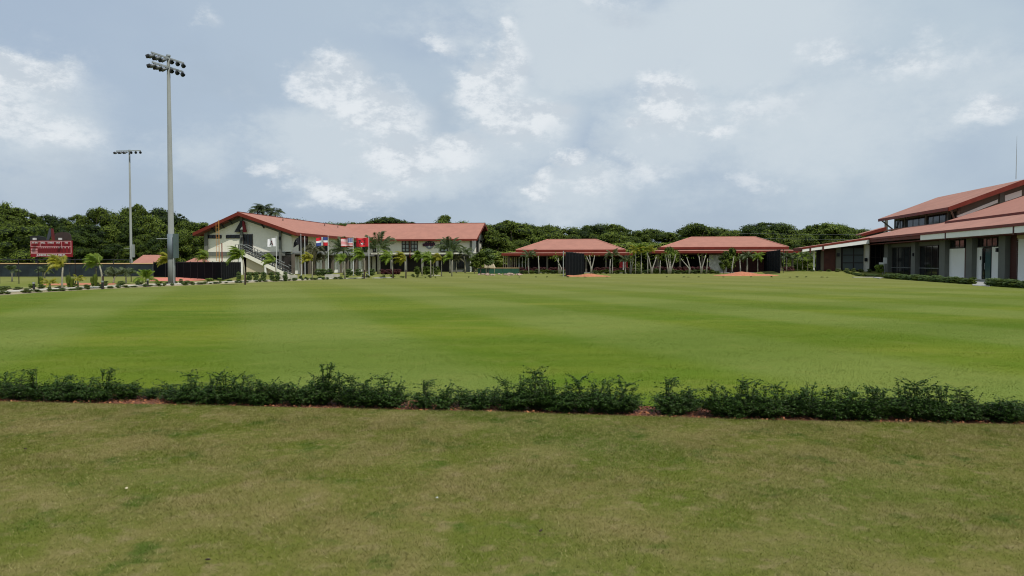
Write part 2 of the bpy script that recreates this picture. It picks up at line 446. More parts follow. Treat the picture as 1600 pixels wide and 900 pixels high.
# terrain grid: fine near, reaching far beyond the woods
xs = sorted(set([-4000, -1500, -600, -300, -160] + list(range(-100, 101, 2)) + [160, 300, 600, 1500, 4000]))
ys = sorted(set([-4000, -1000, -300, -60, -20] + list(range(-4, 140, 3)) + [150, 170, 200, 300, 600, 1500, 5000]))
V = [(x, y, terrain(x, y) - 0.03 * (1 if y < 20 else 0)) for y in ys for x in xs]
nx = len(xs)
Fg = [(j * nx + i, j * nx + i + 1, (j + 1) * nx + i + 1, (j + 1) * nx + i) for j in range(len(ys) - 1) for i in range(nx - 1)]
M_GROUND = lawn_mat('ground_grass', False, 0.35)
gm = MB().add(V, Fg).mesh('ground', M_GROUND, True)
tag(put('ground', gm), kind='structure')
bedx = [-14 + i * 0.7 for i in range(41)]
field = [(x, bed_front(x) + BED_W) for x in bedx] + [(EDGE[-1][0], 9.0)][:0] + list(reversed(EDGE))
field = [(-40, bed_front(-14) + BED_W)] + [(x, bed_front(x) + BED_W) for x in bedx] + [(44, bed_front(14) + BED_W)] + list(reversed(EDGE))
sheet('field', field, M_FIELD, 0.004)
tag(MB().add([(x, bed_front(x) + d, -0.012 if 0.02 < d < BED_W - 0.02 else -0.001) for d in (-0.01, 0.03, BED_W - 0.03, BED_W + 0.01) for x in bedx],
     [(r * len(bedx) + i, r * len(bedx) + i + 1, (r + 1) * len(bedx) + i + 1, (r + 1) * len(bedx) + i) for r in range(3) for i in range(len(bedx) - 1)]).build('planting_bed', M_BED), kind='structure')
sheet('near_lawn', [(-14, -30), (14, -30)] + [(x, bed_front(x)) for x in reversed(bedx)], M_DRY, 0.008)

def outward(poly, d):           # the pitch border moved outwards (away from the camera / pitch) by d
    r = []
    for i, p in enumerate(poly):
        a, b = poly[max(i - 1, 0)], poly[min(i + 1, len(poly) - 1)]
        tx, ty = b[0] - a[0], b[1] - a[1]; l = math.hypot(tx, ty)
        r.append((p[0] - ty / l * d, p[1] + tx / l * d))
    return r
def strip(name, line, d0, d1, mat, z, kind='structure'):
    a, b = outward(line, d0), outward(line, d1); n = len(a)
    return tag(MB().add([(x, y, z + terrain(x, y)) for x, y in a + b], [(i, i + 1, n + i + 1, n + i) for i in range(n - 1)]).build(name, mat), kind=kind)
strip('border_soil', EDGE[1:8], 0.25, 7.0, M_SAND, 0.004)
def line_walk(line, step):
    """points and directions every step metres along a line"""
    r, acc = [], 0.0
    for (ax, ay), (bx, by) in zip(line, line[1:]):
        l = math.hypot(bx - ax, by - ay); t = -acc
        while t + step <= l:
            t += step; r.append((ax + (bx - ax) * t / l, ay + (by - ay) * t / l, math.atan2(by - ay, bx - ax)))
        acc = l - t
    return r
M_CONC = surf('pale_concrete', (0.50, 0.48, 0.41), 0.85, 0.10, 2.0, 0.15, 25, 0.25)
M_CONC2 = surf('grey_concrete', (0.30, 0.30, 0.28), 0.85, 0.12, 1.2, 0.12, 20, 0.25, dirt=0.3)
path = strip('path', EDGE[0:9], 1.75, 3.35, M_SAND, 0.012)
slab = MB().box(-0.72, 0.72, -0.55, 0.55, 0.0, 0.05).mesh('slab', M_CONC)
for x, y, a in line_walk(outward(EDGE[0:9], 2.5), 1.52):
    put('slab', slab, path, (x, y, 0.014), (0, 0, a))

# ------------------------------------------------------------------ grass blades
def blades(name, n, xfun, mat, h0, h1, w, seed, zb):
    r = np.random.default_rng(seed)
    X, Y = xfun(r, n); n = len(X)
    a = r.uniform(0, 2 * np.pi, n); lean = r.uniform(0.4, 1.7, n); la = r.uniform(0, 2 * np.pi, n)
    clump = 0.75 + 0.5 * np.sin(X * 3.1 + np.sin(Y * 2.3)) * np.sin(Y * 4.7 + np.sin(X * 1.9)) * 0.5
    h = r.uniform(h0, h1, n) * clump
    ww = w * r.uniform(0.6, 1.3, n)
    dx, dy = np.cos(a) * ww, np.sin(a) * ww
    lx, ly = np.cos(la) * lean * h, np.sin(la) * lean * h
    V = np.empty((n, 3, 3))
    V[:, 0] = np.stack([X - dx, Y - dy, np.full(n, zb)], 1)
    V[:, 1] = np.stack([X + dx, Y + dy, np.full(n, zb)], 1)
    V[:, 2] = np.stack([X + lx, Y + ly, zb + h], 1)
    cell = .028 if zb > .005 else .055     # blades of one tuft share a tone
    tone = r.uniform(0, 1, 65536)[((np.floor(X / cell).astype(np.int64) * 73856093) ^ (np.floor(Y / cell).astype(np.int64) * 19349663)) & 65535]
    sh = np.repeat(.5 * r.uniform(0, 1, n) + .5 * tone, 3)
    return put(name, np_mesh(name, V.reshape(-1, 3), np.arange(n * 3).reshape(-1, 3), mat, sh))
def near_area(r, n):
    Y = 2.6 + (9.3 - 2.6) * np.sqrt(r.uniform(0.02, 1, n)); X = r.uniform(-1, 1, n) * (0.78 * Y + 1.3)
    k = Y < np.interp(X, [p[0] for p in BF], [p[1] for p in BF]) + 0.02
    return X[k], Y[k]
def far_area(r, n):
    Y = 7.8 + 60.0 * (1 - r.uniform(0, 1, n) ** .38); X = r.uniform(-1, 1, n) * (0.74 * Y + 1.5)
    k = Y > np.interp(X, [p[0] for p in BF], [p[1] for p in BF]) + BED_W - 0.02
    return X[k], Y[k]
tag(blades('near_grass', 950000, near_area, M_BLADE_D, 0.010, 0.028, 0.0021, 3, 0.006),
    'short dry couch grass blades covering the near lawn', 'grass', kind='stuff')
tag(blades('field_grass', 620000, far_area, M_BLADE_F, 0.010, 0.026, 0.0030, 4, 0.003),
    'mown bright green grass blades on the pitch behind the hedge', 'grass', kind='stuff')
# ------------------------------------------------------------------ building materials
M_ROOF = surf('red_roof', (0.345, 0.162, 0.122), 0.9, 0.07, 0.8, 0.0, 14, 0.15, dirt=0.12, spec=.2)
M_ROOFP = surf('faded_red_roof', (0.345, 0.172, 0.130), 0.9, 0.10, 0.5, 0.0, 14, 0.15, dirt=0.15, spec=.2)
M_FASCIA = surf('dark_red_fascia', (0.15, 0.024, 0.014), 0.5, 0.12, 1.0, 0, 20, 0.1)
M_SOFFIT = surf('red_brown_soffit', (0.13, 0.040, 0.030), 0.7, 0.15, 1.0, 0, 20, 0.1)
M_CREAM = surf('cream_plaster', (0.80, 0.77, 0.66), 0.85, 0.05, 0.7, 0.05, 40, 0.12, dirt=0.10)
M_TAN = surf('warm_plaster', (0.56, 0.48, 0.34), 0.85, 0.06, 0.7, 0.05, 40, 0.12, dirt=0.12)
M_GREY = surf('grey_plaster', (0.150, 0.155, 0.135), 0.85, 0.08, 0.8, 0.06, 30, 0.15, dirt=0.15)
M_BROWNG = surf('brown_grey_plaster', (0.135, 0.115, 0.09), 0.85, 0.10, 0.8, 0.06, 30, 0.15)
M_WHITE = surf('white_panel', (0.80, 0.80, 0.75), 0.7, 0.03, 0.8, 0.0, 30, 0.05, dirt=0.05)
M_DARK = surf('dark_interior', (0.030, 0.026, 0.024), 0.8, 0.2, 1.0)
M_FRAME = surf('dark_frame', (0.035, 0.028, 0.026), 0.45, 0.15, 2.0)
M_BLACK = surf('black_metal', (0.022, 0.022, 0.024), 0.5, 0.15, 3.0)
M_MAROON = surf('maroon_timber', (0.085, 0.030, 0.024), 0.6, 0.2, 2.0, 0.2, 12, 0.2)
M_STEEL = surf('galvanised_steel', (0.36, 0.38, 0.37), 0.45, 0.10, 1.5, 0, 20, 0.05, metal=0.55, dirt=0.3)
M_BLIND = surf('pale_blind', (0.45, 0.47, 0.46), 0.8, 0.06, 1.0)
M_GLASS = glass('dark_glass', (0.012, 0.014, 0.015))
M_TEAL = glass('teal_glass', (0.05, 0.10, 0.10), 0.10)
M_REDP = surf('red_paint', (0.36, 0.020, 0.025), 0.5, 0.08, 2.0)

def window(parent, s0, s1, z0, z1, t, nx=1, nz=1, out=-1, pane=None, axis='x', blind=False, d=0.10, fw=0.07):
    """frame with mullions standing proud of the wall, glass behind it; axis x: wall along local x at y = t; axis y: wall along local y at x = t"""
    f = MB(); g = MB()
    def B(mb, a0, a1, b0, b1, c0, c1, m=0):
        b0, b1 = min(b0, b1), max(b0, b1)
        mb.box(a0, a1, b0, b1, c0, c1, m) if axis == 'x' else mb.box(b0, b1, a0, a1, c0, c1, m)
    y0, y1 = t, t + out * d
    B(f, s0, s0 + fw, y0, y1, z0, z1); B(f, s1 - fw, s1, y0, y1, z0, z1)
    B(f, s0 + fw, s1 - fw, y0, y1, z0, z0 + fw); B(f, s0 + fw, s1 - fw, y0, y1, z1 - fw, z1)
    for i in range(1, nx):
        x = s0 + (s1 - s0) * i / nx; B(f, x - fw / 2, x + fw / 2, y0, y1 - out * 0.01, z0 + fw, z1 - fw)
    for j in range(1, nz):
        z = z0 + (z1 - z0) * j / nz; B(f, s0 + fw, s1 - fw, y0, y1 - out * 0.02, z - fw / 2, z + fw / 2)
    fo = f.build('window', M_FRAME, parent)
    B(g, s0 + fw * .5, s1 - fw * .5, t + out * 0.012, t + out * 0.05, z0 + fw * .5, z1 - fw * .5)
    g.build('pane', pane or M_GLASS, fo)
    return fo

# ------------------------------------------------------------------ two-storey building on the left
def left_building():
    Y0 = 103.5
    L = Frame(xpix(456, Y0), Y0)
    b = empty('two_storey_building', (L.X, L.Y, 0), -L.a)
    tag(b, 'cream two-storey L-shaped building with red gabled roofs and an outside stair', 'building')
    G = -1.3                                             # plane of the rakes
    sL, sR, sA = L.s_of(302, G), L.s_of(463, G), L.s_of(372.5, G)
    zA, zL, zR = L.z_of(331, sA, G), L.z_of(363.5, sL, G), L.z_of(363.0, sR, G)
    wl = L.s_of(320, 0)                                  # left wall corner
    T1 = L.t_of(577.5, 0)                                # inner corner of the L
    hw = 7.0                                             # half depth of the far wing
    T2 = T1 + 2 * hw
    pitchR = (zA - zR) / (sR - sA); pitchL = (zA - zL) / (sA - sL)
    def zr(s): return zA - (pitchR * (s - sA) if s > sA else pitchL * (sA - s))
    # far wing
    S1 = L.s_of(736, T1)
    zE = L.z_of(373.5, S1 / 2, T1 - 0.9); RT = T1 + hw
    zB = L.z_of(348.5, S1, RT)
    # ---- walls of the near wing
    w = MB()
    zf, zs = 3.18, 2.62                                  # top and bottom of the floor band
    wt = 0.25
    w.prism([(wl, zf), (0, zf), (0, zr(0) - .3), (sA, zA - .3), (wl, zr(wl) - .3)], 'y', 0, wt)           # gable, upper
    w.box(wl, L.s_of(376, 0), 0.0, wt, -0.4, zs)                                                          # gable, lower left
    w.box(wl, wl + wt, wt, T2, -0.4, zf - .01)
    w.box(wl, wl + wt, wt, T2, zf, zr(wl) - .3)
    w.box(-wt, 0, wt, T1 + 0.1, zf - .25, zr(0) - .32)                                                    # side wall, upper, above the porch
    w.prism([(wl, -0.4), (0, -0.4), (0, zr(0) - .3), (sA, zA - .3), (wl, zr(wl) - .3)], 'y', T2, T2 + wt)
    w.build('wall', M_CREAM, b)
    m = MB().box(wl - .1, L.s_of(446, -.05), -0.16, -0.001, zs, zf - .002)
    m.build('floor_band', M_GREY, b)
    # porch slab and the recessed ground floor of the side
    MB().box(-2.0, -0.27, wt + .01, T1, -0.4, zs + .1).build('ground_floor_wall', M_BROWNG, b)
    MB().box(-2.6, 0.95, wt + .02, T1 - .1, zs + .2, zs + .42).build('porch_slab', M_GREY, b)
    for u0, u1 in ((445.5, 456), (460, 467), (494, 503), (507, 513), (522, 531), (534, 538.5), (547, 552), (560, 566)):
        a0, a1 = L.t_of(u0, -0.25), L.t_of(u1, -0.25)
        MB().box(-0.262, -0.12, max(a0, 0.5), a1, 0.05, zs - .1).build('wall_panel', M_WHITE, b)
    for u in (457.5, 470, 483, 505, 519, 532.5, 543, 556, 570):
        a = L.t_of(u, 0.5)
        MB().box(0.3, 0.62, a, a + .42, -0.3, zs + .19).build('column', M_BROWNG, b)
    for u0, u1 in ((440, 445), (471, 481), (483, 493), (514, 520), (539, 546)):
        a0, a1 = L.t_of(u0, -0.25), L.t_of(u1, -0.25)
        MB().box(-0.262, -0.14, max(a0, .4), a1, 0.05, zs - .25).build('door', M_DARK, b)  # dark openings of the porch: their shade painted as near-black boxes
    # grey columns of the gable
    for u0, u1, top in ((320, 325, None), (376, 380, None), (436.5, 440, None)):
        a0, a1 = L.s_of(u0, -.2), L.s_of(u1, -.2)
        MB().prism([(a0, -0.3), (a1, -0.3), (a1, zr(a1) - .32), (a0, zr(a0) - .32)], 'y', -0.32, -0.165).build('column', M_GREY, b)
    # grey strip of wall under the rakes
    MB().prism([(wl, zr(wl) - .95), (wl, zr(wl) - .31), (sA, zA - .31), (0, zr(0) - .31), (0, zr(0) - .95), (sA, zA - 1.0)], 'y', -0.05, -0.003).build('gable_trim', M_GREY, b)
    # roofs
    def slab2(s0, s1, z0, z1, a0, a1, th=.16):
        return MB().prism([(s0, z0), (s1, z1), (s1, z1 - th), (s0, z0 - th)], 'y', a0, a1)
    TE = T2 + 1.0
    slab2(sL, sA, zL, zA, G, TE).build('roof_slope', M_ROOF, b)
    slab2(sA, sR, zA - .003, zR, G, TE).build('roof_slope', M_ROOF, b)
    MB().box(sA - .16, sA + .16, G, TE, zA - .03, zA + .05).build('ridge_cap', M_FASCIA, b)
    # rake boards and eave boards
    f = MB().prism([(sL, zL - .02), (sA, zA - .02), (sA, zA - .50), (sL, zL - .46)], 'y', G - .07, G - .004)
    f.prism([(sA, zA - .02), (sR, zR - .02), (sR, zR - .46), (sA, zA - .50)], 'y', G - .07, G - .005)
    f.box(sR - .05, sR + .03, G, RT, zR - .42, zR - .03); f.box(sL - .03, sL + .05, G, TE, zL - .42, zL - .03)
    f.build('fascia', M_FASCIA, b)
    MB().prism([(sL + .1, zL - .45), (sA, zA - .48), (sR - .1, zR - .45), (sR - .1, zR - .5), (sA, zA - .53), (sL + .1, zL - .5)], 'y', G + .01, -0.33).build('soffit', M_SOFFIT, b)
    for s in (wl + 1.8, L.s_of(358, G), L.s_of(408, G), L.s_of(349, G) - .4):
        MB().bar((s, -0.3, zr(s) - 1.05), (s, G + .1, zr(s) - .52), .14, .18).build('roof_bracket', M_BLACK, b)
    for u, t in ((418, 8), (471, 24), (502, 30)):
        s = sA + 2.2
        MB().tube([(s, t, zr(s) - .1), (s, t, zr(s) + .35)], .07).build('vent_pipe', M_FRAME, b)
    # upper windows and door in the gable
    for u0, u1 in ((325.5, 347), (354, 375.7)):
        window(b, L.s_of(u0, 0), L.s_of(u1, 0), L.z_of(372.5, -9, 0), L.z_of(367, -9, 0), -0.001, 3, 1)
    fr = window(b, L.s_of(380.3, 0), L.s_of(395.5, 0), zf + .02, L.z_of(366, -7, 0), -0.001, 3, 1, fw=.12)
    # wall lamps
    for u, v in ((378, 373), (437.5, 372)):
        s = L.s_of(u, -.4); z = L.z_of(v, s, -.4)
        MB().box(s - .12, s + .12, -.50, -.33, z - .25, z + .2).build('wall_lamp', M_BLACK, b)
    # the letter A emblem
    t = -0.45
    def P(u, v): s = L.s_of(u, t); return (s, L.z_of(v, s, t))
    A = empty('letter_emblem', (0, 0, 0)); A.parent = b
    MB().prism([P(367, 362.8), P(377.2, 345.2), P(379.8, 345.2), P(379.6, 356.5), P(376.2, 356.5), P(374.6, 362.8)], 'y', t - .08, t + .12).build('black_stroke', M_BLACK, A)
    MB().prism([P(379.9, 345.2), P(382.2, 345.2), P(386, 362.8), P(380.6, 362.8), P(380.0, 357)], 'y', t - .09, t + .12).build('red_stroke', surf('emblem_red', (0.17, 0.012, 0.020), 0.5), A)
    MB().prism([P(376.2, 358.6), P(379.8, 353.8), P(380.2, 358.6)], 'y', t - .10, t - .082).build('white_stroke', M_WHITE, A)
    # ---- outside stair
    tS = -2.3
    x0, x1 = L.s_of(378.5, tS), L.s_of(451.5, tS)
    top = zf - .05
    def zstep(x): return top + (0.02 - top) * (x - x0) / (x1 - x0)
    xl = L.s_of(367, tS)
    MB().box(xl, x0, tS, -0.17, top - .28, top).build('stair_landing', M_CREAM, b)
    MB().prism([(x0, top), (x1 + .1, 0), (x1 + .1, -.28), (x1 - .5, -.28), (x0, top - .52)], 'y', tS, tS + .14).build('stair_stringer', M_CREAM, b)
    MB().prism([(x0, top), (x1 + .1, 0), (x1 + .1, -.28), (x1 - .5, -.28), (x0, top - .52)], 'y', tS + 1.5, tS + 1.64).build('stair_stringer', M_CREAM, b)
    n = 18
    step = MB().box(-.17, .17, 0, 1.36, -.2, 0).mesh('step', M_GREY)
    for i in range(n):
        x = x0 + (x1 - x0) * (i + .5) / n
        put('step', step, b, (x, tS + .14, top + (0.02 - top) * (i + .35) / n))
    xw0, xw1 = L.s_of(382, tS), L.s_of(413, tS)
    MB().prism([(xw0, -.3), (xw1, -.3), (xw1, zstep(xw1) - .5), (xw0, zstep(xw0) - .5)], 'y', tS + .5, tS + .7).build('stair_wall', M_TAN, b)
    xw2 = L.s_of(427, tS)
    MB().prism([(xw1 + .02, -.3), (xw2, -.3), (xw2, zstep(xw2) - .5), (xw1 + .02, zstep(xw1) - .5)], 'y', tS + .6, tS + .8).build('stair_wall', M_TAN, b)
    for u0, u1 in ((373.5, 377.3), (413, 415.3)):
        a0, a1 = L.s_of(u0, tS), L.s_of(u1, tS)
        MB().box(a0, a1, tS + .02, tS + .45, -.3, min(zstep(a1), top) - .45).build('pillar', M_WHITE, b)
    for side in (tS + .07, tS + 1.57):
        r = MB()
        r.bar((xl + .05, side, top + 1.0), (x0, side, top + 1.0), .06); r.bar((x0, side, top + 1.0), (x1, side, 1.0), .07)
        r.bar((x0, side, top + .5), (x1, side, .5), .035); r.bar((x0, side, top + .22), (x1, side, .22), .035)
        for h in (.3, .65): r.bar((xl + .05, side, top + h), (x0, side, top + h), .03)
        ro = r.build('stair_rail', M_STEEL, b)
        q = MB()
        for i in range(15):
            x = x0 + (x1 - x0) * i / 14.0; q.box(x - .03, x + .03, side - .03, side + .03, zstep(x) - .1, zstep(x) + 1.0)
        for x in (xl + .05, (xl + x0) / 2): q.box(x - .04, x + .04, side - .04, side + .04, top, top + 1.0)
        q.build('rail_posts', M_BLACK, ro)
    # ---- windows of the side wall (upper floor)
    for u0, u1, v0, v1, nx in ((467, 480.5, 366, 392, 3), (499, 511, 371, 392, 2), (528, 537.5, 370.5, 392, 2), (553, 560, 374, 393, 2), (566, 573, 375, 394, 1)):
        a0, a1 = L.t_of(u0, 0), L.t_of(u1, 0)
        window(b, a0, a1, max(zf + .05, L.z_of(v1, 0, a0)), min(L.z_of(v0, 0, a0), zr(0) - .4), 0.001, nx, 1, out=1, axis='y', fw=.10)
    # ---- far wing
    w = MB()
    zo = L.z_of(397.3, S1 / 2, T1)                       # underside of the projecting upper floor
    w.box(0.004, S1, T1, T1 + wt, zo, zE - .2)
    w.prism([(T1 + wt, zo), (T2, zo), (T2, zE - .2), (RT, zB - .35), (T1 + wt, zE - .2)], 'x', S1 - wt, S1)
    w.box(0.3, S1 - .02, T2 - wt, T2 - .01, -.4, zE - .2)
    w.box(S1 - wt - .3, S1 - .3, T1 + 2.2, T2 - .1, -.4, zo - .004)
    w.build('wall', M_CREAM, b)
    MB().box(0.1, S1 - .31, T1 + 2.0, T1 + 2.25, -.4, zo - .15).build('ground_floor_wall', M_DARK, b)
    MB().box(0.02, S1 - .02, T1 + wt + .01, T2 - wt - .02, zo + .004, zo + .2).build('floor_slab', M_BROWNG, b)
    MB().box(0.3, S1 - .05, T1 + .1, T1 + .3, zo - .34, zo - .004).build('beam', M_DARK, b)
    for u in (612, 634, 660, 683, 706):
        s = L.s_of(u, T1 + .3); MB().box(s - .2, s + .2, T1 + .12, T1 + .52, -.3, zo - .345).build('column', M_GREY, b)
    a0 = L.s_of(706, T1 + 1.2); MB().box(a0, S1 - .05, T1 + 1.2, T1 + 1.4, -.3, zo - .004).build('grey_wall', M_GREY, b)
    window(b, L.s_of(711, T1 + 1.2), L.s_of(727, T1 + 1.2), 0.6, 2.6, T1 + 1.199, 3, 3)
    s = L.s_of(573, T1 + 1); 
    for u0, u1 in ((574, 579), (581, 586.5), (590, 594)):
        MB().box(L.s_of(u0, T1 + 1.7), L.s_of(u1, T1 + 1.7), T1 + 1.72, T1 + 1.9, 0, zo - .4).build('wall_panel', M_CREAM, b)
    # grid windows
    zw0, zw1 = L.z_of(394, 6, T1), L.z_of(375.6, 6, T1)
    pale = glass('curtained_glass', (0.30, 0.34, 0.33), 0.12)
    for u0, u1, nx in ((628, 640, 2), (642, 653, 2), (688, 700, 2), (701.5, 712, 2), (583, 588, 1)):
        window(b, L.s_of(u0, T1), L.s_of(u1, T1), zw0, zw1, T1 - .001, nx, 3, fw=.16, pane=pale)
    s = L.s_of(641, T1); MB().tube([(s, T1 - .12, zo - .6), (s, T1 - .12, zE - .2)], .06).build('downpipe', M_FASCIA, b)
    # gable end windows
    for u0, u1, v0, v1 in ((744, 748.3, 373.5, 394), (749.2, 752.3, 375.2, 379), (754, 757.2, 375.4, 379.3)):
        p, q = L.t_of(u0, S1), L.t_of(u1, S1)
        window(b, p, q, L.z_of(v1, S1, p), L.z_of(v0, S1, p), S1 + .001, 1, 1, out=1, axis='y', fw=.09)
    p = L.t_of(747.8, S1 + .1); MB().box(S1 + .002, S1 + .16, p, p + .5, zo, zB - 1.2).build('pilaster', M_GREY, b)
    MB().box(S1 - .2, S1 + .17, T1 - .17, T1 + .12, zo - .02, zE - .25).build('corner_column', M_GREY, b)
    MB().prism([(S1 - .3, zo + .2), (S1 + 1.4, zo + .2), (S1 + 1.4, zo), (S1 + .25, zo - .7), (S1 - .3, zo - .7)], 'y', T1 - .3, T1 + .3).build('porch_bracket', M_GREY, b)
    MB().box(S1 - .18, S1 + .16, T1 - .1, T1 + .2, -.3, zo - .71).build('corner_post', M_CREAM, b)
    p, q = L.t_of(739, S1 + .3), L.t_of(750, S1)
    MB().box(S1 - .29, S1 - .05, T1 + 1.5, q, 0.5, 2.0).build('low_wall', M_CREAM, b)
    # roof of the far wing
    E0, E1 = T1 - .9, T2 + .9
    sE = L.s_of(757.5, RT)
    se2 = L.s_of(738.5, E0)
    sE = max(sE, se2)
    MB().prism([(E0, zE), (RT, zB), (RT, zB - .16), (E0, zE - .16)], 'x', sA + .5, sE).build('roof_slope', M_ROOF, b)
    MB().prism([(RT, zB - .003), (E1, zE), (E1, zE - .16), (RT, zB - .163)], 'x', sA + .5, sE).build('roof_slope', M_ROOF, b)
    f = MB()
    f.box(sR - .2, sE, E0 - .05, E0 + .03, zE - .34, zE - .03)
    f.prism([(E0 - .03, zE - .01), (RT, zB - .01), (RT, zB - .42), (E0 - .03, zE - .36)], 'x', sE + .003, sE + .07)
    f.prism([(RT, zB - .01), (E1, zE - .01), (E1, zE - .40), (RT, zB - .42)], 'x', sE + .004, sE + .07)
    f.build('fascia', M_FASCIA, b)
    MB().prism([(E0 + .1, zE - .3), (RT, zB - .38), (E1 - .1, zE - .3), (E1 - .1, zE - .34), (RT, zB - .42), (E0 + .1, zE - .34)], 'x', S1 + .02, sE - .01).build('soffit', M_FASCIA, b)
    MB().box(sR + .2, S1, E0 + .05, T1 - .01, zE - .33, zE - .29).build('soffit', M_SOFFIT, b)
    MB().box(sA + .4, sE, RT - .14, RT + .14, zB - .03, zB + .05).build('ridge_cap', M_FASCIA, b)
    # the dark emblem sign: banner of lettering over half a ball with a star
    t = T1 - .12
    def P(u, v): s = L.s_of(u, t); return (s, L.z_of(v, s, t))
    e = empty('wall_emblem', (0, 0, 0)); e.parent = b
    MB().prism([P(664, 381.5), P(664, 378.2), P(671, 376.6), P(678, 378.2), P(678, 381.5)], 'y', t - .05, t + .11).build('top_plate', M_BLACK, e)
    MB().prism([P(660.7, 384.8), P(660.7, 380.8), P(666, 379.4), P(671, 379.0), P(676, 379.2), P(680, 380.2), P(680, 383), P(676, 384.6), P(664, 384.8)], 'y', t - .09, t - .052).build('lettering_banner', surf('emblem_ink', (0.035, 0.02, 0.045), 0.5), e)
    rim = [P(664 + 14 * k / 12.0, 384.6 + 4.6 * math.sin(math.pi * k / 12)) for k in range(13)]
    MB().prism(rim, 'y', t - .06, t + .10).build('half_ball', surf('emblem_grey', (0.22, 0.24, 0.27), 0.5), e)
    star = []
    for k in range(10):
        r_ = 2.1 if k % 2 == 0 else 0.85; a = math.pi / 2 + k * math.pi / 5
        star.append(P(671 + r_ * math.cos(a), 385.3 - r_ * math.sin(a)))
    MB().prism(star, 'y', t - .13, t - .092).build('star', M_WHITE, e)
    for k, u in enumerate((663, 666, 669, 672, 675, 678)):
        MB().prism([P(u - .9, 383.6), P(u - .2, 380.6), P(u + .3, 380.6), P(u - .2, 383.6)], 'y', t - .11, t - .093).build('letter_stroke', surf('emblem_red2', (0.20, 0.03, 0.05), 0.5), e)
    for u in (665.5, 668, 671, 674, 676.5):
        MB().prism([P(u - .5, 378.9), P(u - .5, 377.9), P(u + .5, 377.9), P(u + .5, 378.9)], 'y', t - .07, t - .052).build('letter_stroke', M_TAN, e)
    # raking buttress on the right
    p = T1 + 4
    tb = Frame(xpix(765, 128), 128)
    o = MB().prism([(-.9, 0), (1.2, 0), (-.1, 2.9), (-.9, 2.9)], 'y', 0, 1.2).build('sloping_wall', M_TAN, None, loc=(tb.X, tb.Y, 0), rot=(0, 0, -tb.a))
    tag(o, 'small tan sloping wall just right of the two-storey building', 'wall')
    return L
LB = left_building()

